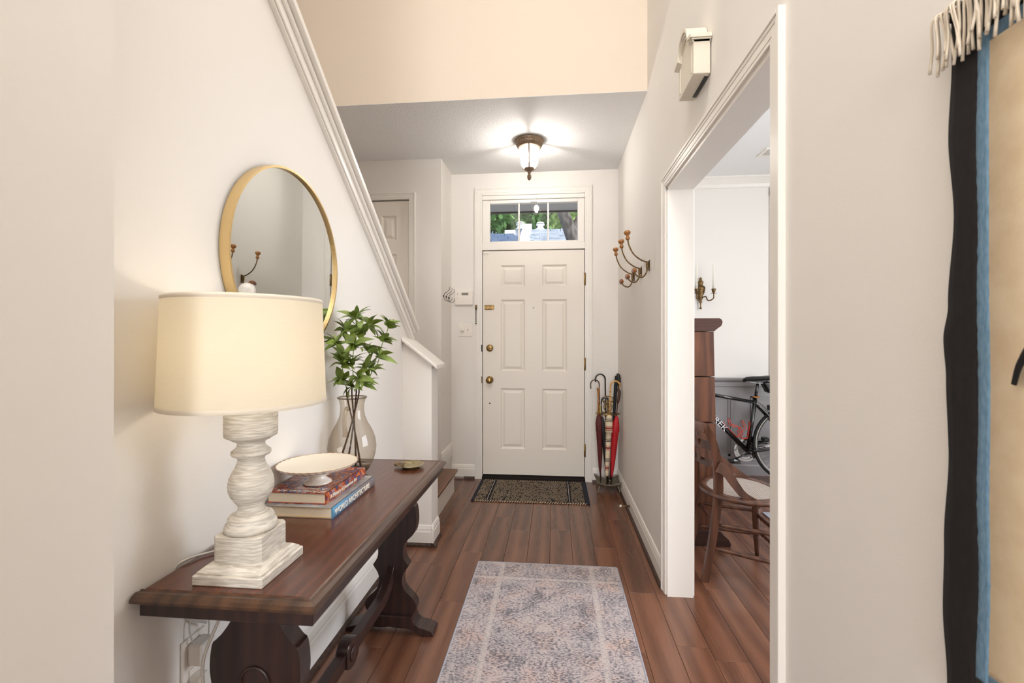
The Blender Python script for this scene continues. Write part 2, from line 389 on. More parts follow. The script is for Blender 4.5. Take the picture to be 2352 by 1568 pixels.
def tube(bm, pts, r, seg=8, sm=0, cap=True, flat=1.0, closed=False, up=None):
    """r: number or list of radii over the control points; flat squashes the section along its second axis"""
    rs = r if isinstance(r, (list, tuple)) else None
    if sm:
        n0 = len(pts); pts = spline(pts, sm)
        if rs:
            rr = []
            for i in range(len(pts)):
                t = i / sm; k = min(int(t), n0 - 2); f = t - k
                rr.append(rs[k] * (1 - f) + rs[k + 1] * f)
            rs = rr
    pts = [Vector(p) for p in pts]; n = len(pts)
    rings = []; prev = None
    for i, p in enumerate(pts):
        if closed: tg = pts[(i + 1) % n] - pts[i - 1]
        else: tg = pts[min(i + 1, n - 1)] - pts[max(i - 1, 0)]
        if tg.length < 1e-9: tg = Vector((0, 0, 1))
        tg.normalize()
        if prev is None:
            ref = Vector(up) if up else (Vector((0, 0, 1)) if abs(tg.z) < .9 else Vector((1, 0, 0)))
            u = tg.cross(ref).normalized()
        else:
            u = (prev - tg * prev.dot(tg))
            u = u.normalized() if u.length > 1e-6 else prev
        prev = u; v = tg.cross(u)
        rad = rs[i] if rs else r
        rings.append([bm.verts.new(p + (u * math.cos(2 * PI * k / seg) + v * math.sin(2 * PI * k / seg) * flat) * rad) for k in range(seg)])
    m_ = n if closed else n - 1
    for i in range(m_):
        a, b = rings[i], rings[(i + 1) % n]
        for k in range(seg):
            f = bm.faces.new((a[k], a[(k + 1) % seg], b[(k + 1) % seg], b[k])); f.smooth = True
    if cap and not closed:
        bm.faces.new(rings[0][::-1]); bm.faces.new(rings[-1])
def lathe(bm, prof, c=(0, 0, 0), axis=(0, 0, 1), seg=32, smooth=True, squash=None, flute=None):
    """prof: (radius, height) along axis from c"""
    a = Vector(axis).normalized()
    ref = Vector((1, 0, 0)) if abs(a.x) < .9 else Vector((0, 1, 0))
    u = (ref - a * ref.dot(a)).normalized(); v = a.cross(u); c = Vector(c)
    rings = []
    for r, h in prof:
        if r < 1e-6:
            rings.append([bm.verts.new(c + a * h)]); continue
        ring = []
        for k in range(seg):
            t = 2 * PI * k / seg
            rr = r * (flute(t, h) if flute else 1)
            ring.append(bm.verts.new(c + a * h + (u * math.cos(t) + v * math.sin(t)) * rr))
        rings.append(ring)
    for A, B in zip(rings, rings[1:]):
        for k in range(seg):
            k2 = (k + 1) % seg
            if len(A) == 1 and len(B) == 1: continue
            if len(A) == 1: f = bm.faces.new((A[0], B[k2], B[k]))
            elif len(B) == 1: f = bm.faces.new((A[k], A[k2], B[0]))
            else: f = bm.faces.new((A[k], A[k2], B[k2], B[k]))
            f.smooth = smooth
def prism(bm, pts, f, t0, t1, bev=0, smooth=False):
    """extrude a 2-D outline; f(a,b,t) -> xyz"""
    A = [bm.verts.new(f(a, b, t0)) for a, b in pts]; B = [bm.verts.new(f(a, b, t1)) for a, b in pts]
    n = len(pts); fs = [bm.faces.new(A), bm.faces.new(B[::-1])]
    for i in range(n):
        q = bm.faces.new((A[i], B[i], B[(i + 1) % n], A[(i + 1) % n])); q.smooth = smooth; fs.append(q)
    if bev:
        es = list(set(fs[0].edges) | set(fs[1].edges))
        bmesh.ops.bevel(bm, geom=es, offset=bev, segments=1, profile=.5, affect='EDGES')
def ball(bm, c, r, seg=14, sc=(1, 1, 1)):
    prof = [(max(0, r * math.sin(PI * i / 10)) if 0 < i < 10 else 0, -r * math.cos(PI * i / 10)) for i in range(11)]
    n0 = len(bm.verts); lathe(bm, prof, (0, 0, 0), seg=seg); bm.verts.ensure_lookup_table()
    for v in bm.verts[n0:]:
        v.co = Vector((v.co.x * sc[0], v.co.y * sc[1], v.co.z * sc[2])) + Vector(c)

def link(name, me): 
    o = bpy.data.objects.new(name, me); COL.objects.link(o); return o
def rootmat(p):
    m_ = Matrix.Identity(4)
    while p is not None:
        m_ = Matrix.LocRotScale(p.location, p.rotation_euler, p.scale) @ m_; p = p.parent
    return m_
def part(name, bm, m, parent=None, loc=None, world=True, smooth=None, kind=None, label=None, rot=None):
    """one mesh object. world=True: the bmesh is in world space and moves into the parent's frame"""
    bmesh.ops.recalc_face_normals(bm, faces=bm.faces)
    if smooth is not None:
        for f in bm.faces: f.smooth = smooth
    me = bpy.data.meshes.new(name)
    if world:
        base = Vector(loc) if loc else None
        if parent is not None:
            inv = rootmat(parent).inverted()
            bmesh.ops.transform(bm, matrix=inv, verts=bm.verts)
            if base is not None: base = inv @ base
        if base is not None: bmesh.ops.translate(bm, vec=-base, verts=bm.verts)
    bm.to_mesh(me); bm.free()
    if m is not None: me.materials.append(M[m] if isinstance(m, str) else m)
    o = link(name, me)
    if parent is not None: o.parent = parent
    if world and loc: o.location = base
    elif loc: o.location = loc
    if rot: o.rotation_euler = rot
    if kind: o['kind'] = kind
    if label: o['label'] = label
    return o
def thing(name, label, cat, loc, rotz=0, group=None):
    o = bpy.data.objects.new(name, None); COL.objects.link(o); o.empty_display_size = .05
    o.location = loc; o.rotation_euler = (0, 0, rotz); o['label'] = label; o['category'] = cat
    if group: o['group'] = group
    return o
def tag(o, label, cat, group=None):
    o['label'] = label; o['category'] = cat
    if group: o['group'] = group
    return o
def struct(name, bm, m, parent=None, label=None):
    return part(name, bm, m, parent, kind='structure', label=label)
def boxes(name, m, lst, parent=None, kind=None, bev=0, label=None):
    bm = bm_new()
    for b in lst: box(bm, *b, bev=bev)
    return part(name, bm, m, parent, kind=kind, label=label)
def text(body, size, m, parent, mtx, extrude=.0004, name='lettering', align='LEFT', sx=1.0):
    cu = bpy.data.curves.new('t', 'FONT'); cu.body = body; cu.size = size; cu.extrude = extrude; cu.align_x = align
    to = bpy.data.objects.new('t', cu); COL.objects.link(to)
    bpy.context.view_layer.update()
    me = bpy.data.meshes.new_from_object(to.evaluated_get(bpy.context.evaluated_depsgraph_get()))
    bpy.data.objects.remove(to)
    me.transform(Matrix.Diagonal((sx, 1, 1, 1)))
    inv = rootmat(parent).inverted() if parent else Matrix.Identity(4)
    me.transform(inv @ mtx)
    me.materials.clear(); me.materials.append(M[m])
    o = link(name, me); o.parent = parent
    return o
def frame_m(origin, x, y):
    """matrix whose text x axis and y axis point along the given vectors"""
    x = Vector(x).normalized(); y = Vector(y).normalized(); z = x.cross(y)
    return Matrix(((x.x, y.x, z.x, origin[0]), (x.y, y.y, z.y, origin[1]), (x.z, y.z, z.z, origin[2]), (0, 0, 0, 1)))

# ------------------------------------------------------------------ room shell
LX, RX, BY, CH = -.915, .545, 4.0, 2.711      # left wall, right wall, back wall, low ceiling
TOP = 4.6
floor = boxes('floor', 'subfloor', [(-2.1, 3.3, -5.5, 4.5, -.06, -.011)], kind='structure')
pm = {}
def plank_mesh(L):
    k = round(L, 2)
    if k in pm: return pm[k]
    bm = bm_new(); w = .0645; h = k / 2 - .0005; c = .0012
    A = [bm.verts.new((x, y, -.010)) for x, y in ((-w, -h), (w, -h), (w, h), (-w, h))]
    B = [bm.verts.new((x, y, -c)) for x, y in ((-w, -h), (w, -h), (w, h), (-w, h))]
    T = [bm.verts.new((x, y, 0)) for x, y in ((-w + c, -h + c), (w - c, -h + c), (w - c, h - c), (-w + c, h - c))]
    for i in range(4):
        j = (i + 1) % 4
        bm.faces.new((A[i], A[j], B[j], B[i])); bm.faces.new((B[i], B[j], T[j], T[i]))
    bm.faces.new(T)
    me = bpy.data.meshes.new('plank'); bm.to_mesh(me); bm.free(); me.materials.append(M['floor']); pm[k] = me
    return me
X0 = -.028
def run_planks(i0, i1, y0, y1):
    for i in range(i0, i1):
        y = y0 - random.uniform(0, .6)
        while y < y1:
            L = random.choice((.5, .7, .9, 1.0, 1.2)); e = y + L
            a, b = max(y, y0), min(e, y1)
            if b - a > .05:
                L2 = round(b - a, 2)
                o = link('plank', plank_mesh(L2)); o.parent = floor; o.location = (X0 + .13 * (i + .5), a + L2 / 2, 0)
            y = e
run_planks(-7, 5, .3, 4.02)
run_planks(5, 18, .9, 4.33)

def xz(Y0, Y1): return lambda a, b, t: (a, Y0 + (Y1 - Y0) * t, b)
def yz(X0_, X1_): return lambda a, b, t: (X0_ + (X1_ - X0_) * t, a, b)
# left stair wall with its raked top
bm = bm_new()
RK = -.7655
def rake(y): return 1.345 + RK * (y - 2.828)
prism(bm, [(.5, -.011), (2.828, -.011), (2.828, rake(2.828) - .03), (.5, rake(.5) - .03)], yz(LX - .12, LX), 0, 1)
struct('wall_left', bm, 'wall')
# rake trim: wide flat board, stepped moulding and overhanging cap
def rakeband(lo, hi, x0, x1, y0=.5, y1=2.80, pl=0):
    bm = bm_new()
    prism(bm, [(y0, rake(y0) + lo), (y1, rake(y1) + lo), (y1, rake(y1) + hi), (y0, rake(y0) + hi)], yz(x0, x1), 0, 1, bev=.002)
    return bm
t1 = thing('trim_1', 'white moulded cap running up the sloping edge of the left stair wall', 'trim', (LX, 2.8, 0)); t1['kind'] = 'structure'
part('board', rakeband(-.125, -.03, LX - .001, LX + .018, y1=2.828), 'trim', t1)
part('moulding', rakeband(-.118, -.095, LX + .018, LX + .026, y1=2.82), 'trim', t1)
part('moulding', rakeband(-.06, -.04, LX + .018, LX + .030, y1=2.84), 'trim', t1)
part('cap', rakeband(-.032, -.004, LX - .13, LX + .048, y1=2.86), 'trim', t1)
# low return wall at the foot of the stairs, with sloping cap
bm = bm_new()
cs = -.77
def capz(x): return 1.225 + cs * (x + .905)
prism(bm, [(LX - .02, -.011), (-.737, -.011), (-.737, capz(-.737) - .0), (LX - .02, capz(LX - .02))], xz(2.68, 2.825), 0, 1)
struct('wall_newel', bm, 'wall')
bm = bm_new()
prism(bm, [(LX + .001, capz(LX)), (-.698, capz(-.698)), (-.698, capz(-.698) + .022), (LX + .001, capz(LX) + .022)], xz(2.645, 2.86), 0, 1, bev=.004)
struct('trim_2', bm, 'trim')
# near wall corner on the left, right wall with wide opening, back wall, upper wall, closet wall
boxes('wall_near', 'wall', [(-1.4, -.705, -5.4, .668, -.011, TOP)], kind='structure')
OY0, OY1, OZ = 1.19, 2.277, 1.982
boxes('wall_right', 'wall', [(RX, RX + .118, -5.4, OY0, -.011, TOP), (RX, RX + .118, OY1, 4.5, -.011, TOP), (RX, RX + .118, OY0, OY1, OZ, TOP)], kind='structure')
DX0, DX1 = -.648, .262     # door opening
TZ0, TZ1 = 2.075, 2.47
boxes('wall_back', 'wall', [(-.93, DX0, BY, BY + .16, -.011, TOP), (DX1, RX, BY, BY + .16, -.011, TOP), (DX0, DX1, BY, BY + .16, 2.52, TOP)], kind='structure')
boxes('wall_upper', 'wall_cream', [(-2.1, RX, 2.75, 2.87, CH, TOP)], kind='structure')
boxes('ceiling', 'popcorn', [(-2.1, RX, 2.7502, BY, CH - .002, CH + .03)], kind='structure')
boxes('wall_stair', 'wall', [(-2.1, -2.0, .4, 4.1, -.011, TOP)], kind='structure')
boxes('wall_stairback', 'wall', [(-2.0, -1.4, .4, .5, -.011, TOP)], kind='structure')
# closet wall (with door hole)
CX0, CX1 = -1.80, -1.185
boxes('wall_closet', 'wall', [(CX1, -.919, 3.63, 4.16, -.011, CH), (-2.0, CX0, 3.63, 4.1, -.011, CH), (CX0, CX1, 3.63, 4.1, 2.385, CH), (CX0, CX1, 3.9, 4.1, -.011, 2.4)], kind='structure')
# closed high ceiling, rear wall with an opening added for the fill light
boxes('ceiling.001', 'smooth_ceiling', [(-2.1, .7, -5.5, 2.9, TOP, TOP + .1)], kind='structure')
boxes('wall_rear', 'wall', [(-1.4, -.98, -5.55, -5.4, 0, TOP), (.8, .9, -5.55, -5.4, 0, TOP), (-1.4, .9, -5.55, -5.4, 2.62, TOP), (-1.4, .9, -5.55, -5.4, 0, .68)], kind='structure')
# dining room
DY = 4.335
boxes('wall_dining', 'wall', [(RX + .118, 3.4, DY, DY + .12, .885, CH)], kind='structure')
boxes('wall_wainscot', 'greywall', [(RX + .118, 3.4, DY, DY + .12, -.011, .885)], kind='structure')
boxes('wall_diningside', 'wall', [(3.3, 3.4, .2, .8, -.011, CH), (3.3, 3.4, 2.7, DY, -.011, CH), (3.3, 3.4, .8, 2.7, -.011, .7), (3.3, 3.4, .8, 2.7, 2.5, CH), (RX + .118, 3.4, .1, .2, -.011, CH)], kind='structure')
boxes('ceiling.002', 'popcorn', [(RX + .118, 3.4, .1, DY + .12, CH, CH + .05)], kind='structure')
# dining mouldings
def mould_x(name, x0, x1, yf, prof, m='trim', parent=None, kind='structure'):
    """prof: list of (out, z) ; swept along X on a wall facing -Y at yf"""
    bm = bm_new(); prism(bm, [(-o, z) for o, z in prof], lambda a, b, t: (x0 + (x1 - x0) * t, yf + a, b), 0, 1)
    return part(name, bm, m, parent, kind=kind)
def mould_y(name, y0, y1, xf, prof, m='trim', sgn=1, parent=None, kind='structure'):
    bm = bm_new(); prism(bm, [(sgn * o, z) for o, z in prof], lambda a, b, t: (xf + a, y0 + (y1 - y0) * t, b), 0, 1)
    return part(name, bm, m, parent, kind=kind)
crown = [(0, CH), (.075, CH), (.075, CH - .012), (.06, CH - .02), (.035, CH - .045), (.02, CH - .06), (.012, CH - .078), (.012, CH - .09), (0, CH - .09)]
mould_x('trim_3', RX + .118, 3.3, DY, crown)
rail = [(0, .81), (.012, .81), (.012, .822), (.006, .826), (.006, .846), (.022, .86), (.03, .874), (.03, .888), (0, .888)]
mould_x('trim_4', RX + .118, 3.3, DY, rail, 'greywall')
bbd = [(0, 0), (.015, 0), (.015, .085), (.008, .1), (.008, .115), (0, .12)]
mould_x('baseboard_dining', RX + .118, 3.3, DY, bbd, 'greywall')
def pframe(x0, x1, z0, z1, y, w=.03, m='greywall'):
    bm = bm_new()
    for (a, b, t) in ((0, .010, .012), (.010, w, .006)):
        box(bm, x0 + a, x0 + b, y - t, y, z0 + a, z1 - a); box(bm, x1 - b, x1 - a, y - t, y, z0 + a, z1 - a)
        box(bm, x0 + a, x1 - a, y - t, y, z0 + a, z0 + b); box(bm, x0 + a, x1 - a, y - t, y, z1 - b, z1 - a)
    return bm
t5 = thing('trim_5', 'grey rectangular panel mouldings on the dining room wainscot', 'trim', (1.2, DY, 0)); t5['kind'] = 'structure'
for a, b in ((.95, 1.61), (1.78, 2.4), (2.52, 3.1)):
    part('panel_frame', pframe(a, b, .16, .72, DY), 'greywall', t5)
# dining window on the far wall: only the edge of its casing shows past the opening
w2 = thing('window_2', 'white window casing at the right end of the dining room far wall', 'window', (2.3, DY, .9)); w2['kind'] = 'structure'
boxes('casing', 'trim', [(1.945, 2.02, DY - .02, DY, .885, 2.61), (2.7, 2.775, DY - .02, DY, .885, 2.61), (1.945, 2.775, DY - .02, DY, 2.54, 2.61)], w2)
boxes('pane', 'glass', [(2.02, 2.7, DY - .008, DY - .004, .9, 2.54)], w2)
# ceiling vent in the dining room
v = thing('ceiling_vent', 'small white slatted air vent on the dining room ceiling', 'vent', (1.78, 3.74, CH))
boxes('vent_frame', 'white_plastic', [(1.62, 1.94, 3.66, 3.68, CH - .008, CH), (1.62, 1.94, 3.80, 3.82, CH - .008, CH), (1.62, 1.64, 3.68, 3.80, CH - .008, CH), (1.92, 1.94, 3.68, 3.80, CH - .008, CH)], v)
boxes('vent_back', 'void', [(1.64, 1.92, 3.68, 3.80, CH - .002, CH)], v)
for k in range(5):
    boxes('slat', 'grey_plastic', [(1.64, 1.92, 3.69 + k * .023, 3.70 + k * .023, CH - .007, CH - .002)], v)

# baseboards and dark shoe mouldings of the hall
bb = [(0, .018), (.014, .018), (.014, .085), (.011, .095), (.011, .104), (.005, .122), (0, .126)]
shoe = [(0, 0), (.026, 0), (.024, .012), (.016, .022), (0, .024)]
bbl = [(0, .018), (.014, .018), (.014, .11), (.011, .118), (.011, .128), (.005, .146), (0, .15)]
mould_y('baseboard_left', .668, 2.68, LX, bbl)
mould_y('trim_6', .668, 2.68, LX, [(a * 1.15, z) for a, z in shoe], 'shoe')
mould_y('baseboard_right', OY1 + .055, BY, RX, bb, sgn=-1)
mould_y('trim_7', OY1 + .055, BY, RX, shoe, 'shoe', sgn=-1)
mould_y('baseboard_right.001', .0, OY0 - .055, RX, bb, sgn=-1)
mould_x('baseboard_back', -.915, -.705, BY, bb)
mould_x('trim_8', -.80, -.705, BY, shoe, 'shoe')
mould_x('baseboard_back.001', .325, RX, BY, bb)
mould_x('trim_9', .325, RX, BY, shoe, 'shoe')
mould_x('baseboard_newel', LX + .015, -.722, 2.68, bb)
mould_x('trim_10', LX + .02, -.70, 2.68, shoe, 'shoe')
mould_y('baseboard_newel.001', 2.665, 2.825, -.737, bb)
mould_y('trim_11', 2.655, 2.825, -.737, shoe, 'shoe')
mould_y('baseboard_closet', 3.62, BY, -.919, [(o, z + .192) for o, z in bb])

# casings: stepped profile in rings
def casing_bm(a0, a1, z0, z1, mp, w=.058):
    bm = bm_new()
    for o0, o1, t in ((.0, .012, .011), (.012, .034, .0125), (.034, .046, .0145), (.046, w, .018)):
        for q in ((a0 - o1, a0 - o0, z0, z1 + o1), (a1 + o0, a1 + o1, z0, z1 + o1), (a0 - o0, a1 + o0, z1 + o0, z1 + o1)):
            p0 = mp(q[0], 0, q[2]); p1 = mp(q[1], t, q[3])
            box(bm, min(p0[0], p1[0]), max(p0[0], p1[0]), min(p0[1], p1[1]), max(p0[1], p1[1]), p0[2], p1[2], bev=.0012)
    return bm
# wide cased opening in the right wall
c1 = thing('door_2', 'wide white cased opening in the right wall leading to the dining room', 'doorway', (RX, 1.73, 0)); c1['kind'] = 'structure'
part('casing', casing_bm(OY0, OY1, 0, OZ, lambda a, t, z: (RX - t, a, z)), 'trim', c1)
part('casing', casing_bm(OY0, OY1, 0, OZ, lambda a, t, z: (RX + .118 + t, a, z)), 'trim', c1)
boxes('jamb', 'trim', [(RX - .002, RX + .12, OY1 - .016, OY1, 0, OZ)], c1)
boxes('jamb', 'trim', [(RX - .002, RX + .12, OY0, OY0 + .016, 0, OZ)], c1)
boxes('head_jamb', 'trim', [(RX - .002, RX + .12, OY0, OY1, OZ - .016, OZ)], c1)

# six-panel door builder
def panel_door(parent, x0, x1, z0, z1, yf, panels, th=.04):
    xs = sorted({x0, x1} | {v for p_ in panels for v in (p_[0], p_[1])}); zs = sorted({z0, z1} | {v for p_ in panels for v in (p_[2], p_[3])})
    bm = bm_new()
    box(bm, x0, x1, yf + .012, yf + th, z0, z1)
    cols = sorted({(p_[0], p_[1]) for p_ in panels})
    ex = [x0] + [v for c in cols for v in c] + [x1]
    for i in range(0, len(ex), 2): box(bm, ex[i], ex[i + 1], yf, yf + .013, z0, z1)
    for c in cols:
        rows = sorted((p_[2], p_[3]) for p_ in panels if (p_[0], p_[1]) == c)
        ez = [z0] + [v for r_ in rows for v in r_] + [z1]
        for i in range(0, len(ez), 2): box(bm, c[0], c[1], yf, yf + .013, ez[i], ez[i + 1])
    part('door_slab', bm, 'door_paint', parent)
    for a, b, c, d in panels:
        bm = bm_new()
        def ring(i, y): return [bm.verts.new(v) for v in ((a + i, y, c + i), (b - i, y, c + i), (b - i, y, d - i), (a + i, y, d - i))]
        rs = [ring(0, yf + .0005), ring(.007, yf + .006), ring(.014, yf + .0115), ring(.020, yf + .0115), ring(.042, yf + .003)]
        for A, B in zip(rs, rs[1:]):
            for i in range(4): bm.faces.new((A[i], A[(i + 1) % 4], B[(i + 1) % 4], B[i]))
        bm.faces.new(rs[-1])
        part('door_panel', bm, 'door_paint', parent)

# front door
d1 = thing('door_1', 'white six-panel front door with brass knob and deadbolt', 'door', (-.18, BY, 0)); d1['kind'] = 'structure'
DF = 3.992
P6 = []
for a, b in ((-.475, -.259), (-.110, .107)):
    P6 += [(a, b, 1.703, 1.891), (a, b, .957, 1.588), (a, b, .273, .806)]
panel_door(d1, -.633, .257, .045, 2.018, DF, P6)
part('casing', casing_bm(DX0, DX1, 0, 2.522, lambda a, t, z: (a, BY - t, z)), 'trim', d1)
boxes('jamb', 'trim', [(DX0, -.639, BY - .012, BY + .14, 0, 2.52)], d1)
boxes('jamb', 'trim', [(.262, .272, BY - .012, BY + .14, 0, 2.52)], d1)
boxes('transom_bar', 'trim', [(-.64, .263, BY - .012, BY + .14, 2.026, 2.09)], d1, bev=.003)
boxes('door_backing', 'void', [(-.64, .263, DF + .041, DF + .05, 0, 2.03)], d1)
boxes('threshold', 'subfloor', [(-.64, .263, BY - .03, BY + .14, 0, .03)], d1, bev=.004)
boxes('weather_strip', 'void', [(-.63, .255, DF - .002, DF + .02, .033, .047)], d1)
boxes('contact_sensor', 'white_plastic', [(-.625, -.578, DF - .012, DF, 1.995, 2.012)], d1, bev=.002)
def yl(bm, x, z, y0, prof, seg=24): lathe(bm, prof, (x, y0, z), (0, -1, 0), seg=seg)
bm = bm_new(); yl(bm, -.572, .880, DF, [(0, 0), (.033, 0), (.033, .004), (.026, .009), (.013, .012), (.012, .03), (.02, .036), (.028, .046), (.029, .056), (.024, .064), (.012, .067), (0, .067)])
kb = part('doorknob', bm, 'brass', d1)
bm = bm_new(); yl(bm, -.572, 1.161, DF, [(0, 0), (.031, 0), (.031, .006), (.027, .012), (.018, .014), (0, .014)])
dbt = part('deadbolt', bm, 'brass', d1)
bm = bm_new(); box(bm, -.594, -.550, DF - .026, DF - .013, 1.156, 1.166, bev=.003)
part('thumb_turn', bm, 'brassdark', dbt)
bm = bm_new(); yl(bm, -.186, 1.513, DF, [(0, 0), (.0075, 0), (.0075, .003), (.005, .004), (.004, .002), (0, .002)])
part('peephole', bm, 'steel', d1)
bm = bm_new(); yl(bm, -.572, .672, DF, [(0, 0), (.006, 0), (.006, .001), (0, .0015)], seg=10)
part('bore_hole', bm, 'void', d1)
bm = bm_new(); box(bm, -.618, -.534, DF - .004, DF, 1.500, 1.541, bev=.003); box(bm, -.608, -.548, DF - .012, DF - .004, 1.504, 1.513, bev=.002); box(bm, -.608, -.548, DF - .012, DF - .004, 1.528, 1.537, bev=.002)
box(bm, -.612, -.600, DF - .014, DF - .004, 1.504, 1.537, bev=.002)
part('chain_track', bm, 'brass', d1)
for z0 in (1.707, .970, .221):
    bm = bm_new(); tube(bm, [(.2605, DF - .008, z0), (.2605, DF - .008, z0 + .108)], .0065, 10)
    for k in range(1, 5): tube(bm, [(.2605, DF - .008, z0 + k * .0216 - .001), (.2605, DF - .008, z0 + k * .0216 + .001)], .0072, 10)
    box(bm, .252, .269, DF - .004, DF - .001, z0, z0 + .108)
    part('hinge', bm, 'brass', d1)
for z0, n_ in ((1.130, 'void'), (.850, 'brassdark')):
    boxes('strike_plate', n_, [(-.6475, -.6395, BY - .0145, BY - .010, z0, z0 + .06)], d1, bev=.001)
# chain on the casing
cg = thing('door_chain', 'short dark brass security chain hanging on the door casing', 'chain', (-.692, BY - .02, 1.5))
bm = bm_new(); box(bm, -.701, -.683, BY - .027, BY - .021, 1.502, 1.542, bev=.002); tube(bm, [(-.692, BY - .035, 1.508), (-.692, BY - .027, 1.515)], .005, 8)
part('chain_anchor', bm, 'brassdark', cg)
for k in range(8):
    bm = bm_new(); z = 1.500 - k * .0155; ring_ = []
    for q in range(12):
        t = 2 * PI * q / 12; a = .0052 * math.cos(t); b = .0105 * math.sin(t)
        ring_.append((-.692 + (a if k % 2 else a * .35), BY - .034 + (0 if k % 2 else a * .9), z + b))
    tube(bm, ring_, .0014, 5, closed=True); part('link', bm, 'wire', cg)
bm = bm_new(); ball(bm, (-.692, BY - .034, 1.376), .006); part('bob', bm, 'wire', cg)

# transom window
w1 = thing('window_1', 'white transom window of three panes above the front door', 'window', (-.18, BY, 2.09)); w1['kind'] = 'structure'
gx0, gx1, gz0, gz1 = -.572, .200, 2.105, 2.440
WY = BY + .02
boxes('sash', 'trim', [(-.638, gx0, WY - .02, WY + .03, 2.09, 2.47), (gx1, .262, WY - .02, WY + .03, 2.09, 2.47), (gx0, gx1, WY - .02, WY + .03, gz1, 2.47), (gx0, gx1, WY - .02, WY + .03, 2.09, gz0)], w1, bev=.003)
boxes('stop_moulding', 'trim', [(-.638, .262, BY - .010, BY + .12, 2.472, 2.492), (-.638, .262, BY - .002, BY + .12, 2.492, 2.51), (-.638, .262, BY - .014, BY + .12, 2.51, 2.522)], w1, bev=.002)
m1, m2 = -.572 + .772 * .333, -.572 + .772 * .667
for x in (m1, m2): boxes('muntin', 'trim', [(x - .007, x + .007, WY - .012, WY + .02, gz0, gz1)], w1, bev=.002)
for a, b in ((gx0, m1), (m1, m2), (m2, gx1)): boxes('pane', 'glass', [(a, b, WY + .004, WY + .008, gz0, gz1)], w1)
bm = bm_new(); box(bm, -.21, -.155, WY - .034, WY - .02, gz1 + .003, gz1 + .015, bev=.002); box(bm, -.175, -.165, WY - .03, WY - .02, gz1 + .012, gz1 + .035, bev=.001); tube(bm, [(-.168, WY - .03, gz1 + .03), (-.160, BY - .02, 2.487), (-.158, BY - .022, 2.50)], .002, 6)
part('sash_latch', bm, 'white_plastic', w1)

# closet door at the top of the first steps
d3 = thing('door_3', 'white panelled closet door beyond the sloping stair wall', 'door', (-1.49, 3.63, .38)); d3['kind'] = 'structure'
PC = []
for a, b in ((-1.69, -1.563), (-1.424, -1.297)):
    PC += [(a, b, 2.053, 2.257), (a, b, 1.300, 1.942), (a, b, .62, 1.16)]
panel_door(d3, CX0 + .004, CX1 - .006, .40, 2.376, 3.642, PC)
part('casing', casing_bm(CX0, CX1, .39, 2.385, lambda a, t, z: (a, 3.63 - t, z), w=.053), 'trim', d3)
boxes('door_backing', 'void', [(CX0, CX1, 3.684, 3.69, .39, 2.385)], d3)

# steps
st = thing('staircase', 'two lower oak-treaded steps turning up behind the low wall', 'stairs', (-1.0, 3.23, 0)); st['kind'] = 'structure'
boxes('riser', 'trim', [(-1.1, -.812, 2.826, 3.63, 0, .166)], st)
bm = bm_new(); box(bm, -1.1, -.782, 2.826, 3.628, .166, .192, bev=.006, seg=2); part('tread', bm, 'tread', st)
boxes('riser', 'trim', [(-2.0, -1.08, 2.826, 3.63, 0, .354)], st)
bm = bm_new(); box(bm, -2.0, -1.052, 2.80, 3.628, .354, .38, bev=.006, seg=2); part('tread', bm, 'tread', st)
for k in range(9):
    y1 = 2.80 - k * .255; z1 = .38 + (k + 1) * .19
    boxes('riser', 'trim', [(-1.99, -1.04, y1 - .26, y1, max(0, z1 - .30), z1 - .026)], st)
    if y1 - .25 > .55: boxes('tread', 'tread', [(-1.99, -1.04, y1 - .255, y1 + .025, z1 - .026, z1)], st)

# ------------------------------------------------------------------ things on the walls
# hooks: big brass, wooden knobs
def coat_hook(y, label, sc=1.0):
    t = thing('coat_hook', label, 'coat hook', (RX, y, 1.67), group='large wall hooks on the right wall')
    bm = bm_new(); x = RX
    box(bm, x - .004, x, y - .012, y + .012, 1.645, 1.70, bev=.002); box(bm, x - .020, x - .004, y - .008, y + .008, 1.652, 1.692, bev=.003)
    box(bm, x - .008, x, y - .016, y + .016, 1.640, 1.648, bev=.002)
    part('back_plate', bm, 'brassdark', t)
    bm = bm_new(); tube(bm, [(x - .015, y, 1.688), (x - .05, y, 1.703), (x - .09, y, 1.737), (x - .115, y, 1.785), (x - .124, y, 1.825)], .0042, 8, sm=6); part('upper_arm', bm, 'brassdark', t)
    bm = bm_new(); lathe(bm, [(0, -.028), (.008, -.028), (.0125, -.020), (.0125, -.014), (.008, -.006), (.009, 0), (.015, .005), (.0195, .013), (.0195, .021), (.014, .027), (0, .029)], (x - .125, y, 1.845), (-.08, 0, 1), seg=20)
    part('knob', bm, 'handle_wood', t)
    bm = bm_new(); tube(bm, [(x - .014, y, 1.655), (x - .018, y, 1.628), (x - .035, y, 1.604), (x - .058, y, 1.603), (x - .078, y, 1.618), (x - .085, y, 1.634)], .0042, 8, sm=6); part('lower_arm', bm, 'brassdark', t)
    bm = bm_new(); tube(bm, [(x - .085, y - .036, 1.630), (x - .088, y - .022, 1.640), (x - .089, y, 1.645), (x - .088, y + .022, 1.640), (x - .085, y + .036, 1.630)], [.009, .0125, .0115, .0125, .009], 10, sm=4); part('cross_peg', bm, 'tpiece', t)
coat_hook(2.69, 'nearest and highest-looking of the three brass hooks with amber wooden knobs on the right wall')
coat_hook(2.93, 'middle of the three brass hooks with amber wooden knobs on the right wall')
coat_hook(3.19, 'farthest of the three brass hooks with amber wooden knobs, closest to the front door')
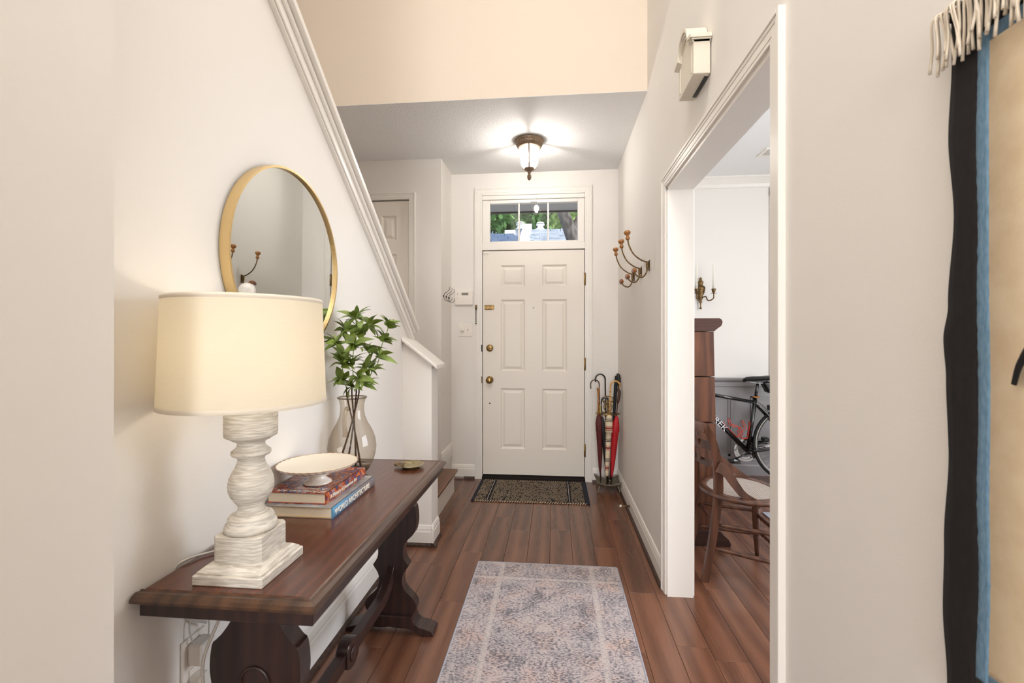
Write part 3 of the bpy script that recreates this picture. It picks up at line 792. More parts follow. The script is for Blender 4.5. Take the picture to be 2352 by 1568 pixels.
for y, lb in ((3.70, 'small dark wire hook nearest the closet wall edge, left of the keypad'), (3.79, 'small dark wire hook in the middle of three beside the keypad'), (3.88, 'small dark wire hook closest to the white keypad')):
    t = thing('wire_hook', lb, 'hook', (-.919, y, 1.6), group='small wire hooks beside the keypad')
    x = -.919
    bm = bm_new(); lathe(bm, [(0, 0), (.008, 0), (.008, .003), (.004, .006), (0, .006)], (x, y, 1.598), (1, 0, 0), seg=10); part('screw_plate', bm, 'wire', t)
    bm = bm_new(); tube(bm, [(x + .006, y, 1.600), (x + .012, y, 1.62), (x + .04, y, 1.637), (x + .053, y, 1.655), (x + .055, y, 1.672)], .002, 6, sm=5)
    tube(bm, [(x + .006, y, 1.600), (x + .008, y, 1.575), (x + .025, y, 1.557), (x + .045, y, 1.563), (x + .057, y, 1.588)], .002, 6, sm=5); part('wire', bm, 'wire', t)
# keypad
kp = thing('alarm_keypad', 'white alarm keypad with small grey screen beside the front door', 'keypad', (-.803, BY, 1.6))
bm = bm_new(); box(bm, -.885, -.722, BY - .024, BY, 1.541, 1.666, bev=.005, seg=2); part('body', bm, 'white_plastic', kp)
bm = bm_new(); box(bm, -.883, -.724, BY - .028, BY - .022, 1.545, 1.618, bev=.003); part('flap', bm, 'white_plastic', kp)
boxes('screen', 'lcd', [(-.822, -.762, BY - .0255, BY - .023, 1.630, 1.651)], kp, bev=.0005)
for k in range(4): boxes('indicator', 'grey_plastic', [(-.871 + (k % 2) * .013, -.866 + (k % 2) * .013, BY - .0295, BY - .0275, 1.594 + (k // 2) * .012, 1.598 + (k // 2) * .012)], kp)
bm = bm_new(); yl(bm, -.858, 1.640, BY - .024, [(0, 0), (.006, 0), (.005, .002), (0, .002)], 10); part('button', bm, 'grey_plastic', kp)
sw = thing('switch_plate', 'square white wall plate with dimmer knob and toggle below the keypad', 'light switch', (-.792, BY, 1.32))
bm = bm_new(); box(bm, -.853, -.730, BY - .006, BY, 1.264, 1.384, bev=.003); part('plate', bm, 'white_plastic', sw)
bm = bm_new(); yl(bm, -.820, 1.324, BY - .006, [(0, 0), (.021, 0), (.020, .006), (.017, .018), (.015, .02), (0, .02)]); part('dimmer_knob', bm, 'white_plastic', sw)
bm = bm_new(); box(bm, -.774, -.766, BY - .012, BY - .005, 1.312, 1.334, bev=.001); box(bm, -.773, -.767, BY - .02, BY - .01, 1.322, 1.330, bev=.001); part('toggle', bm, 'grey_plastic', sw)
for z in (1.294, 1.352): 
    bm = bm_new(); yl(bm, -.770, z, BY - .006, [(0, 0), (.003, 0), (.002, .001), (0, .001)], 8); part('screw', bm, 'grey_plastic', sw)

# door chime box
ch = thing('door_chime', 'cream door chime box with arched crown high on the right wall', 'door chime', (RX, 1.74, 2.175))
x0 = .484
yc0, yc1 = 1.645, 1.835; ymid = 1.74
bm = bm_new(); box(bm, x0, RX - .004, yc0, yc1, 2.175, 2.308, bev=.002); part('housing', bm, 'chime', ch)
def crown_out(grow, zoff=0):
    pts = [(yc0 - grow, 2.300 + zoff)]
    for k in range(0, 13):
        a = PI * (1 - k / 12)
        pts.append((ymid + math.cos(a) * (.055 + grow * .5), 2.312 + zoff + math.sin(a) * (.052 + grow)))
    pts.append((yc1 + grow, 2.300 + zoff))
    return pts
for g, xo, th in ((0, -.004, .008), (.006, -.008, .006), (.012, -.014, .006)):
    bm = bm_new(); o_ = crown_out(g, g * .8); i_ = [(a, b - .013) for a, b in o_][::-1]
    prism(bm, o_ + i_, yz(x0 + xo, RX - .002), 0, 1); part('crown_moulding', bm, 'chime', ch)
bm = bm_new(); o_ = crown_out(-.004, 0); prism(bm, o_ + [(yc1 - .004, 2.29), (yc0 + .004, 2.29)], yz(x0 + .001, RX - .004), 0, 1); part('crown_panel', bm, 'chime', ch)
boxes('front_bead', 'chime', [(x0 - .002, x0, yc0 + .02, yc0 + .028, 2.19, 2.285)], ch); boxes('front_bead', 'chime', [(x0 - .002, x0, yc1 - .028, yc1 - .02, 2.19, 2.285)], ch)
boxes('sound_slot', 'black', [(RX - .018, RX - .006, yc0 + .02, yc1 - .03, 2.173, 2.176)], ch)

# round mirror
mr_ = thing('round_mirror', 'round mirror in a thin satin gold frame on the left wall', 'mirror', (LX, 1.472, 1.506))
R = .311
bm = bm_new()
prof = [(R - .006, .001), (R, .001), (R, .030), (R - .007, .030), (R - .007, .022), (R - .0065, .001)]
lathe(bm, prof, (LX, 1.472, 1.506), (1, 0, 0), seg=96, smooth=False); part('frame', bm, 'gold', mr_, smooth=False)
bm = bm_new(); lathe(bm, [(0, .018), (R - .0068, .018), (R - .0068, .021), (0, .021)], (LX, 1.472, 1.506), (1, 0, 0), seg=96, smooth=False); part('mirror_glass', bm, 'mirror', mr_)
mr_.rotation_euler = (0, math.radians(.45), 0); mr_.location.x += .0025

# outlet and plugs under the table
ou = thing('wall_outlet', 'white wall outlet behind the near table leg', 'outlet', (LX, 1.07, .42))
bm = bm_new(); box(bm, LX, LX + .006, 1.035, 1.112, .37, .50, bev=.002); part('plate', bm, 'white_plastic', ou)
bm = bm_new(); box(bm, LX + .006, LX + .009, 1.055, 1.092, .385, .42, bev=.001); part('socket', bm, 'white_plastic', ou)
pl1 = thing('power_adapter', 'white box power adapter plugged into the wall outlet', 'plug', (LX + .006, 1.07, .46))
bm = bm_new(); box(bm, LX + .007, LX + .045, 1.048, 1.098, .435, .488, bev=.004); part('body', bm, 'white_plastic', pl1)
bm = bm_new(); tube(bm, [(LX + .03, 1.09, .486), (LX + .028, 1.095, .52), (LX + .015, 1.10, .6), (LX + .012, 1.11, .66)], .0018, 6, sm=5); tube(bm, [(LX + .02, 1.055, .486), (LX + .012, 1.05, .53), (LX + .008, 1.07, .6), (LX + .008, 1.085, .66)], .0018, 6, sm=5); part('wires', bm, 'grey_plastic', pl1)
bm = bm_new(); box(bm, LX + .005, LX + .04, 1.052, 1.09, .374, .404, bev=.006); tag(part('white_plug', bm, 'white_plastic'), 'white plug in the lower socket of the wall outlet', 'plug')

# door stop on the right baseboard
ds = thing('door_stop', 'short brass door stop with white tip on the right baseboard', 'door stop', (RX - .014, 3.316, .045))
bm = bm_new(); lathe(bm, [(0, 0), (.012, 0), (.010, .004), (.005, .006), (.004, .05), (.0045, .056), (0, .056)], (RX - .014, 3.316, .048), (-1, 0, 0), seg=14); part('rod', bm, 'brassdark', ds)
bm = bm_new(); lathe(bm, [(0, 0), (.008, 0), (.009, .008), (.006, .014), (0, .015)], (RX - .068, 3.316, .048), (-1, 0, 0), seg=14); part('rubber_tip', bm, 'white_plastic', ds)

# foyer ceiling lamp
fl = thing('ceiling_lamp', 'bronze flush ceiling lamp with tapered glass shade above the foyer', 'ceiling lamp', (-.187, 3.36, CH))
fc = (-.187, 3.36, CH)
bm = bm_new(); lathe(bm, [(0, -.004), (.107, -.004), (.109, -.010), (.105, -.020), (.098, -.026), (.098, -.034), (.093, -.044), (.088, -.046), (.088, -.054), (.080, -.058), (0, -.058)], fc, seg=48); part('canopy', bm, 'bronze', fl)
bm = bm_new()
gp = [(.080, -.058), (.071, -.080), (.066, -.11), (.064, -.15), (.061, -.175), (.052, -.196), (.034, -.212), (.030, -.214)]
lathe(bm, gp, fc, seg=48, flute=lambda t, h: 1 + .012 * math.sin(24 * t)); part('glass_shade', bm, 'ribbed', fl)
bm = bm_new()
for k in range(3):
    t = -PI / 2 + .03 + k * 2 * PI / 3
    pts = [(fc[0] + math.cos(t) * (r_ + .003), fc[1] + math.sin(t) * (r_ + .003), fc[2] + h_) for r_, h_ in gp]
    tube(bm, pts, .0045, 6, sm=2, flat=1.2)
part('strap', bm, 'bronze', fl)
bm = bm_new(); lathe(bm, [(0, -.206), (.036, -.206), (.036, -.212), (.030, -.224), (.018, -.230), (.010, -.233), (.012, -.238), (.012, -.243), (.006, -.250), (.013, -.256), (.016, -.268), (.014, -.282), (.007, -.294), (0, -.297)], fc, seg=24); part('finial', bm, 'bronze', fl)
bm = bm_new(); ball(bm, (fc[0], fc[1], CH - .125), .026, sc=(1, 1, 1.3)); part('light_bulb', bm, 'bulb2', fl)
lamp('foyer_bulb', 'POINT', (fc[0], fc[1] - .0, CH - .155), (0, 0, 0), 34, (1, .955, .90), shadow_soft_size=.012)

# ------------------------------------------------------------------ console table
TX0, TX1, TY0, TY1, TZ = -.908, -.490, .893, 2.03, .698
tb = thing('console_table', 'narrow dark mahogany trestle console table along the left wall', 'console table', (-.7, 1.46, 0))
bm = bm_new(); box(bm, TX0 + .008, TX1 - .030, TY0 + .030, TY1 - .03, TZ - .016, TZ, bev=.002); part('tabletop', bm, 'tabletop', tb)
# rounded edge moulding ring
bm = bm_new(); prof = [(-.0305, -.001), (-.026, -.003), (-.016, -.001), (-.006, -.005), (0, -.011), (0, -.017), (-.006, -.020), (-.0305, -.020)]
def ringpts(o, z): 
    return [(TX0 if True else 0, TY0 - o, z), (TX1 + o, TY0 - o, z), (TX1 + o, TY1 + o, z), (TX0, TY1 + o, z)]
rr = [[bm.verts.new((a, b, TZ + c)) for a, b, c in ringpts(o, z)] for o, z in prof]
for i in range(len(rr)):
    A, B = rr[i], rr[(i + 1) % len(rr)]
    for k in range(3):
        f = bm.faces.new((A[k], A[k + 1], B[k + 1], B[k])); f.smooth = False
bm.faces.new([r_[0] for r_ in rr]); bm.faces.new([r_[3] for r_ in rr][::-1])
part('edge_moulding', bm, 'tableedge', tb)
bm = bm_new(); box(bm, TX0 + .012, TX1 - .012, TY0 + .012, TY1 - .012, TZ - .050, TZ - .0165, bev=.002); part('apron', bm, 'tabledark', tb)
def sm2(pts, n=5): return [(p.x, p.y) for p in spline([(a, b, 0) for a, b in pts], n)]
def leg_outline():
    z1 = TZ - .050
    seg1 = sm2([(.052, z1), (.051, .62), (.062, .585), (.092, .545), (.106, .535)])
    seg2 = sm2([(.106, .535), (.111, .50), (.111, .46), (.100, .42), (.066, .385), (.055, .35), (.058, .315), (.078, .283)])
    seg3 = sm2([(.078, .283), (.056, .25), (.050, .215), (.062, .18), (.098, .145), (.111, .12), (.108, .095), (.088, .068)])
    r_ = seg1 + seg2[1:] + seg3[1:]
    return r_ + [(-a, b) for a, b in r_[::-1]]
LCX = -.695
for ly in (1.02, 1.90):
    bm = bm_new(); prism(bm, [(LCX + a, b) for a, b in leg_outline()], xz(ly - .022, ly + .022), 0, 1, bev=.003); lg = part('leg', bm, 'tabledark', tb)
    # carved clover relief on the outer face
    bm = bm_new(); yf = ly - .0225
    arc = [(LCX + .034 * math.cos(t), yf, .45 + .034 * math.sin(t)) for t in [PI * (-.12 + 1.24 * k / 14) for k in range(15)]]
    tube(bm, arc, .0045, 6)
    for s_ in (-1, 1): tube(bm, spline([(LCX + s_ * .032, yf, .437), (LCX + s_ * .018, yf, .430), (LCX + s_ * .012, yf, .415), (LCX + s_ * .02, yf, .398), (LCX + s_ * .034, yf, .392)], 4), .0045, 6)
    if ly < 1.5: part('carving', bm, 'tabledark', lg)
    else: bm.free()
    bm = bm_new()
    fo = [(.098, .078), (.103, .055), (.118, .038), (.150, .030), (.186, .018), (.190, .006), (.186, 0), (.125, 0), (.112, .018), (.09, .028), (.05, .029), (.02, .030), (.0, .036)]
    fo = sm2(fo[:6], 4) + fo[6:8] + sm2(fo[8:], 3)
    prism(bm, [(LCX + a, b) for a, b in fo] + [(LCX - a, b) for a, b in fo[::-1][1:]], xz(ly - .038, ly + .038), 0, 1, bev=.003); part('foot', bm, 'tabledark', tb)
# jointed stretcher with rosette block
def sbar(y0, y1, flip):
    n_ = 14; bm = bm_new(); top = []; bot = []
    for i in range(n_ + 1):
        t = i / n_; y = y0 + (y1 - y0) * t
        u = t if not flip else 1 - t
        rise = .065 * max(0, (u - .72) / .28) ** 1.5
        top.append((y, .215 + rise)); bot.append((y, .172 + rise * .6))
    prism(bm, top + bot[::-1], lambda a, b, t: (LCX - .016 + .032 * t, a, b), 0, 1, bev=.003)
    return bm
part('stretcher', sbar(1.50, 1.878, False), 'tabledark', tb)
part('stretcher', sbar(1.042, 1.44, True), 'tabledark', tb)
bm = bm_new(); prism(bm, sm2([(1.425, .17), (1.43, .222), (1.45, .238), (1.49, .238), (1.512, .222), (1.515, .17), (1.49, .152), (1.45, .152), (1.425, .17)], 3)[:-1], lambda a, b, t: (LCX - .02 + .042 * t, a, b), 0, 1, bev=.003)
jb = part('stretcher_block', bm, 'tabledark', tb)
bm = bm_new(); lathe(bm, [(0, 0), (.024, 0), (.024, .003), (.019, .005), (.016, .003), (.008, .006), (0, .007)], (LCX + .022, 1.47, .195), (1, 0, 0), seg=24, flute=lambda t, h: 1 + .05 * math.sin(10 * t)); part('rosette', bm, 'tabledark', jb)

# ------------------------------------------------------------------ table lamp
LPX, LPY = -.723, 1.026
tl_ = thing('table_lamp', 'large table lamp with cream drum shade and turned limewashed base', 'table lamp', (LPX, LPY, TZ))
z = TZ
def sq(bm, h, z0, z1, bev=.002, ch=0): box(bm, LPX - h, LPX + h, LPY - h, LPY + h, z0, z1, bev=bev)
bm = bm_new(); sq(bm, .083, z, z + .022, .002); sq(bm, .077, z + .022, z + .027, .001)
A = [bm.verts.new((LPX + sx * .076, LPY + sy * .076, z + .027)) for sx, sy in ((-1, -1), (1, -1), (1, 1), (-1, 1))]
B = [bm.verts.new((LPX + sx * .063, LPY + sy * .063, z + .037)) for sx, sy in ((-1, -1), (1, -1), (1, 1), (-1, 1))]
for i in range(4): bm.faces.new((A[i], A[(i + 1) % 4], B[(i + 1) % 4], B[i]))
bm.faces.new(A[::-1]); bm.faces.new(B)
part('plinth', bm, 'lime', tl_)
bm = bm_new(); h = .058; c_ = .012; oc = [(-h, -h + c_), (-h + c_, -h), (h - c_, -h), (h, -h + c_), (h, h - c_), (h - c_, h), (-h + c_, h), (-h, h - c_)]
prism(bm, oc, lambda a, b, t: (LPX + a, LPY + b, z + .036 + .062 * t), 0, 1, bev=.0015); part('block', bm, 'lime', tl_)
pr = [(.0, .797), (.0555, .797), (.0575, .803), (.055, .812), (.049, .817), (.050, .824), (.046, .831), (.036, .836), (.030, .842), (.0275, .849), (.030, .856), (.037, .866), (.044, .877), (.0485, .890), (.0493, .903), (.047, .918), (.041, .932), (.034, .944), (.030, .954), (.0285, .962), (.031, .968), (.040, .972), (.0435, .977), (.0425, .982), (.036, .987), (.031, .992), (.0295, .999), (.031, 1.004), (.040, 1.008), (.049, 1.014), (.0565, 1.018), (.0575, 1.024), (.0575, 1.08), (.055, 1.086), (.03, 1.09), (0, 1.09)]
bm = bm_new(); lathe(bm, [(r_, h_) for r_, h_ in pr], (LPX, LPY, 0), seg=56); part('column', bm, 'lime', tl_)
bm = bm_new()
LPX -= .0105
zb, zt, rb, rt = 1.094, 1.343, .1755, .1665
for dr in (0,):
    lathe(bm, [(rb, zb), (rb * .5 + rt * .5, (zb + zt) / 2), (rt, zt)], (LPX, LPY, 0), seg=96)
part('lamp_shade', bm, 'linen', tl_)
bm = bm_new(); lathe(bm, [(rb + .0006, zb - .001), (rb + .0015, zb + .004), (rb + .0003, zb + .009)], (LPX, LPY, 0), seg=96); part('shade_trim', bm, 'trimcloth', tl_)
bm = bm_new(); lathe(bm, [(rt + .0003, zt - .009), (rt + .0015, zt - .004), (rt + .0004, zt + .001), (rt - .002, zt)], (LPX, LPY, 0), seg=96)
part('shade_trim', bm, 'trimcloth', tl_)
bm = bm_new(); tube(bm, [(LPX, LPY, 1.09), (LPX, LPY, 1.15)], .010, 12)
for s_ in (-1, 1): tube(bm, [(LPX + s_ * .012, LPY, 1.13), (LPX + s_ * .06, LPY, 1.17), (LPX + s_ * .065, LPY, 1.27), (LPX + s_ * .02, LPY, 1.335), (LPX, LPY, 1.340)], .0018, 6, sm=5)
for k in range(3):
    t = k * 2 * PI / 3 + .4; tube(bm, [(LPX, LPY, 1.340), (LPX + math.cos(t) * rt, LPY + math.sin(t) * rt, 1.338)], .0016, 6)
part('harp', bm, 'brass', tl_)
bm = bm_new(); ball(bm, (LPX, LPY, 1.20), .028, sc=(1, 1, 1.3)); part('light_bulb', bm, 'bulb', tl_)
bm = bm_new(); ball(bm, (LPX, LPY, 1.364), .0185, seg=24); part('finial', bm, 'crystal', tl_)
lamp('table_bulb', 'POINT', (LPX, LPY, 1.215), (0, 0, 0), 1.45, (1, .86, .68), shadow_soft_size=.035)
LPX += .0105
bm = bm_new(); tube(bm, [(LPX - .06, LPY + .075, TZ + .006), (-.83, 1.12, TZ + .006), (-.882, 1.075, TZ + .006), (-.9, 1.04, TZ + .008), (-.9125, 1.02, TZ - .002), (-.9125, 1.02, .66), (-.905, 1.05, .56), (-.89, 1.09, .52)], .003, 6, sm=6); part('cord', bm, 'grey_plastic', tl_)
bm = bm_new(); tube(bm, [(-.735, .955, .648), (-.765, .95, .58), (-.785, .95, .52), (-.785, .955, .44), (-.775, .96, .3), (-.78, 1.0, .08), (-.80, 1.05, .006), (-.85, 1.1, .006)], .0035, 6, sm=6)
tag(part('extension_cord', bm, 'grey_plastic'), 'pale power cord hanging down in front of the near table leg', 'cord')

# ------------------------------------------------------------------ books, compote, dish, jug, branches
bk2 = thing('book', 'lower large book with blue and grey lettered spine under the painted-cover book', 'book', (-.787, 1.492, TZ), group='books stacked on the console table')
def book(root, x0, x1, y0, y1, z0, z1, cover, spine, lining):
    c = .0022
    bm = bm_new(); box(bm, x0, x1, y0, y1, z1 - c, z1, bev=.0006); box(bm, x0, x1, y0, y1, z0, z0 + c, bev=.0006); part('cover', bm, cover, root)
    bm = bm_new(); n_ = 6
    prism(bm, [(x1 - .003, z0)] + [(x1 + .004 * math.sin(PI * k / n_), z0 + (z1 - z0) * k / n_) for k in range(n_ + 1)] + [(x1 - .003, z1)], lambda a, b, t: (a, y0 + (y1 - y0) * t, b), 0, 1)
    sp = part('spine', bm, spine, root, loc=((x0 + x1) / 2, (y0 + y1) / 2, z0))
    bm = bm_new(); box(bm, x0 + .004, x1 - .004, y0 + .004, y1 - .004, z0 + c, z1 - c); part('pages', bm, 'page', root)
    bm = bm_new(); box(bm, x0 + .001, x1 - .002, y0 + .0005, y1 - .0005, z0 + c, z0 + c + .001); box(bm, x0 + .001, x1 - .002, y0 + .0005, y1 - .0005, z1 - c - .001, z1 - c); part('board_edge', bm, lining, root)
    return sp
z0, z1 = TZ, TZ + .034
book(bk2, -.900, -.676, 1.331, 1.655, z0, z1, 'greycover', 'bluespine', 'tan')
text('WORLD ARCHITECTURE', .0255, 'ivory', bk2, frame_m((-.6715, 1.340, z0 + .0085), (0, 1, 0), (0, 0, 1)), extrude=.0008, sx=.92)
bk1 = thing('book', 'upper book with painted red, orange and blue cover under the white pedestal bowl', 'book', (-.8, 1.49, z1), group='books stacked on the console table')
z2, z3 = z1, z1 + .036
book(bk1, -.902, -.707, 1.352, 1.640, z2, z3, 'paintcover', 'paintcover', 'redline')
text('A History of American Art', .0175, 'ivory', bk1, frame_m((-.7025, 1.372, z2 + .012), (0, 1, 0), (0, 0, 1)), extrude=.0008)
text('A History', .026, 'ivory', bk1, frame_m((-.725, 1.398, z3 + .0002), (-1, 0, 0), (0, -1, 0)), extrude=.0003)
text('of American Art', .024, 'ivory', bk1, frame_m((-.715, 1.372, z3 + .0002), (-1, 0, 0), (0, -1, 0)), extrude=.0003)
# fluted compote
cpz = z3
cx, cy = -.786, 1.450
cp = thing('pedestal_bowl', 'white fluted pedestal bowl standing on the two stacked books', 'bowl', (cx, cy, cpz))
fl_ = lambda t, h: 1 + .018 * math.cos(36 * t) * min(1, max(0, (h - .022) / .02))
bm = bm_new(); lathe(bm, [(.0, .001), (.043, 0), (.0445, .003), (.041, .008), (.031, .014), (.024, .022), (.026, .027)], (cx, cy, cpz), seg=72); part('foot', bm, 'porcelain', cp)
bm = bm_new(); lathe(bm, [(.024, .025), (.030, .029), (.058, .037), (.088, .047), (.110, .056), (.1245, .0645), (.1255, .067)], (cx, cy, cpz), seg=180, flute=fl_); part('bowl', bm, 'porcelain', cp)
bm = bm_new(); lathe(bm, [(.0, .048), (.06, .050), (.10, .058), (.122, .0655), (.1255, .0675)], (cx, cy, cpz), seg=120, flute=lambda t, h: 1 + .01 * math.cos(36 * t) * (h > .06)); part('inner_surface', bm, 'creamplate', cp)
bm = bm_new(); tube(bm, [(cx + .1258 * (1 + .012 * math.cos(36 * t)) * math.cos(t), cy + .1258 * (1 + .012 * math.cos(36 * t)) * math.sin(t), cpz + .0675) for t in [2 * PI * k / 180 for k in range(180)]], .0009, 5, closed=True)
tube(bm, [(cx + .0446 * math.cos(t), cy + .0446 * math.sin(t), cpz + .0025) for t in [2 * PI * k / 60 for k in range(60)]], .0007, 5, closed=True); part('gilt_rim', bm, 'goldline', cp)
# brass dish
dx, dy = -.612, 1.895
di = thing('brass_dish', 'small oval brass dish with scalloped handle at the far end of the table', 'dish', (dx, dy, TZ))
bm = bm_new(); lathe(bm, [(0, .006), (.036, .006), (.040, .008), (.045, .012), (.054, .014), (.0565, .0155), (.056, .013), (.044, .009), (.038, .004), (.03, 0), (0, 0)], (dx, dy, TZ), seg=48); part('plate', bm, 'pewterbrass', di)
bm = bm_new(); prism(bm, [(-.03, -.02), (-.052, -.024), (-.067, -.018), (-.074, -.006), (-.074, .006), (-.066, .018), (-.05, .022), (-.03, .02)], lambda a, b, t: (dx + a * .95, dy + b - .006, TZ + .011 + .004 * t), 0, 1, bev=.001); part('handle', bm, 'brassdark', di)
for k in range(6):
    bm = bm_new(); ball(bm, (dx - .064 + (abs(k - 2.5) - 1) * .004, dy - .022 + k * .0075, TZ + .0155), .0028, seg=8)
    part('bead', bm, 'brass', di)
# smoky jug
jx, jy = -.819, 1.78
jg = thing('glass_jug', 'smoky glass jug vase at the far end of the table', 'vase', (jx, jy, TZ))
jp = [(0, .003), (.035, .001), (.050, .003), (.066, .020), (.082, .050), (.092, .085), (.0945, .112), (.090, .145), (.077, .180), (.060, .210), (.050, .235), (.0455, .262), (.0465, .283), (.052, .303), (.0555, .310)]
M['darkglass'] = glassy('dark_base_glass', (.55, .50, .44))
bm = bm_new(); lathe(bm, jp, (jx, jy, TZ), seg=64); part('body', bm, 'smoke', jg)
bm = bm_new(); tube(bm, [(jx + .0555 * math.cos(t), jy + .0555 * math.sin(t), TZ + .311) for t in [2 * PI * k / 48 for k in range(48)]], .0032, 8, closed=True); part('rim', bm, 'darkglass', jg)
bm = bm_new()
ha = math.radians(-84)
def hp(r_, h_): return (jx + math.cos(ha) * r_, jy + math.sin(ha) * r_, TZ + h_)
tube(bm, [hp(.046, .270), hp(.062, .276), (hp(.078, .262)), hp(.088, .235), hp(.088, .205), hp(.078, .182), hp(.074, .168)], [.011, .009, .008, .008, .008, .010, .013], 10, sm=5, flat=.6); part('handle', bm, 'smoke', jg)
bm = bm_new(); lathe(bm, [(0, .004), (.049, .005), (.065, .022), (.070, .034), (0, .034)], (jx, jy, TZ), seg=48)
part('thick_base', bm, 'darkglass', jg)

# leaves
def leaf_mesh(L, W, curl, m):
    bm = bm_new(); n_ = 7; rows = []
    for i in range(n_ + 1):
        t = i / n_; w = W * (math.sin(PI * min(1, t * 1.02)) ** .8) * (1.15 - .45 * t) if 0 < i < n_ else .0006
        y = L * t; zz = -curl * L * t * t + .05 * L * math.sin(PI * t)
        rows.append([bm.verts.new((-w, y, zz + w * .35)), bm.verts.new((0, y, zz)), bm.verts.new((w, y, zz + w * .35))])
    for a, b in zip(rows, rows[1:]):
        for k in (0, 1):
            f = bm.faces.new((a[k], a[k + 1], b[k + 1], b[k])); f.smooth = True
    me = bpy.data.meshes.new('leaf'); bm.to_mesh(me); bm.free(); me.materials.append(M[m]); return me
LM = [leaf_mesh(.074, .0150, .22, 'leaf'), leaf_mesh(.064, .0155, .45, 'leaf'), leaf_mesh(.060, .0140, .1, 'leaf2'), leaf_mesh(.078, .0150, .3, 'leaf2'), leaf_mesh(.068, .0165, .25, 'leaf')]
def add_leaf(root, pos, d, scale=1):
    o = link('leaf', random.choice(LM)); o.parent = root
    d = Vector(d).normalized()
    q = d.to_track_quat('Y', 'Z').to_euler(); q2 = (d.to_track_quat('Y', 'Z').to_matrix() @ Matrix.Rotation(random.uniform(-1.0, 1.0), 3, 'Y')).to_euler()
    o.rotation_euler = q2; o.location = Vector(pos) - root.location; s_ = scale * random.uniform(.68, 1.05); o.scale = (s_, s_, s_)
def branch(name_label, base, mouth, nodes, twig=.0028):
    """nodes: list of (parent index or -1 for the mouth, xyz, leaf count)"""
    root = thing('leafy_branch', name_label, 'branch', base, group='leafy branches in the glass jug')
    mo = Vector(mouth)
    bm = bm_new(); tube(bm, [base, (Vector(base) * .5 + mo * .5) + Vector((.004, 0, 0)), mo, mo + Vector((0, 0, .035)) + (Vector(nodes[0][1]) - mo) * .1], [twig * 1.5, twig * 1.2, twig * 1.1, twig], 7, sm=5)
    part('twig', bm, 'twig', root)
    bm = bm_new(); start = mo + Vector((0, 0, .03)) + (Vector(nodes[0][1]) - mo) * .08
    for i, (pi_, c, n_) in enumerate(nodes):
        a = start if pi_ < 0 else Vector(nodes[pi_][1]); b = Vector(c)
        mid = a * .5 + b * .5 + Vector((random.uniform(-.006, .006), random.uniform(-.006, .006), -.006))
        tube(bm, [a, mid, b], [.0022, .0018, .0013], 6, sm=4)
    part('stem', bm, 'stemgreen', root)
    for i, (pi_, c, n_) in enumerate(nodes):
        a = start if pi_ < 0 else Vector(nodes[pi_][1]); ax = (Vector(c) - a).normalized()
        n_ += 4; ph = random.uniform(0, 2 * PI)
        ref = ax.cross(Vector((1, .2, 0))).normalized(); ref2 = ax.cross(ref)
        for k in range(n_):
            t = ph + k * 2.4; up = random.uniform(.1, 1.5) if k < n_ - 1 else 1.5
            d = (ref * math.cos(t) + ref2 * math.sin(t)) + ax * up
            pos = Vector(c) - ax * (.006 * (k % 3))
            tip = pos + d.normalized() * .07
            if tip.x < LX + .006: d.x = abs(d.x) * .4 + .1
            add_leaf(root, pos, d)
branch('leafy green branch leaning left, half behind the lamp shade', (-.780, 1.775, TZ + .030), (-.838, 1.775, 1.010),
       [(-1, (-.845, 1.75, 1.085), 5), (0, (-.832, 1.72, 1.150), 7), (1, (-.838, 1.68, 1.231), 8), (1, (-.852, 1.75, 1.178), 5), (2, (-.842, 1.76, 1.283), 6)])
branch('tallest leafy green branch rising straight from the jug', (-.812, 1.80, TZ + .012), (-.822, 1.785, 1.010),
       [(-1, (-.815, 1.76, 1.055), 5), (0, (-.800, 1.74, 1.150), 6), (1, (-.778, 1.71, 1.223), 8), (2, (-.800, 1.79, 1.29), 4), (3, (-.813, 1.80, 1.338), 9)])
branch('leafy green branch in the middle of the jug with the broadest leaves', (-.845, 1.79, TZ + .030), (-.812, 1.80, 1.010),
       [(-1, (-.767, 1.72, 1.096), 5), (0, (-.759, 1.78, 1.125), 5), (1, (-.756, 1.80, 1.200), 6), (2, (-.768, 1.76, 1.269), 8), (3, (-.759, 1.82, 1.305), 5)])
branch('leafy green branch reaching furthest right from the jug', (-.862, 1.765, TZ + .060), (-.800, 1.795, 1.010),
       [(-1, (-.774, 1.80, 1.065), 5), (0, (-.745, 1.81, 1.12), 4), (1, (-.720, 1.82, 1.178), 6), (2, (-.709, 1.84, 1.243), 7), (3, (-.685, 1.83, 1.301), 7)])

# ------------------------------------------------------------------ runner rug and door mat
rg = thing('runner_rug', 'faded grey, blue and pink patterned runner rug on the hall floor', 'rug', (-.043, 1.25, 0))
bm = bm_new(); X1_, X2_, Y1_, Y2_ = -.421, .335, .05, 2.505
nx, ny = 12, 36; G = []
for j in range(ny + 1):
    G.append([bm.verts.new((X1_ + (X2_ - X1_) * i / nx, Y1_ + (Y2_ - Y1_) * j / ny, .008 + .0008 * noise.noise(Vector((i * .7, j * .5, 0))))) for i in range(nx + 1)])
for j in range(ny):
    for i in range(nx): bm.faces.new((G[j][i], G[j][i + 1], G[j + 1][i + 1], G[j + 1][i])).smooth = True
bx = [bm.verts.new((x, y, .001)) for x, y in ((X1_, Y1_), (X2_, Y1_), (X2_, Y2_), (X1_, Y2_))]
part('pile', bm, 'rug', rg, loc=(-.043, 1.25, 0))
bm = bm_new(); tube(bm, [(X1_, Y1_, .0055), (X1_, Y2_ - .006, .0055), (X1_ + .006, Y2_, .0055), (X2_ - .006, Y2_, .0055), (X2_, Y2_ - .006, .0055), (X2_, Y1_, .0055)], .0045, 6); part('bound_edge', bm, 'rugedge', rg)

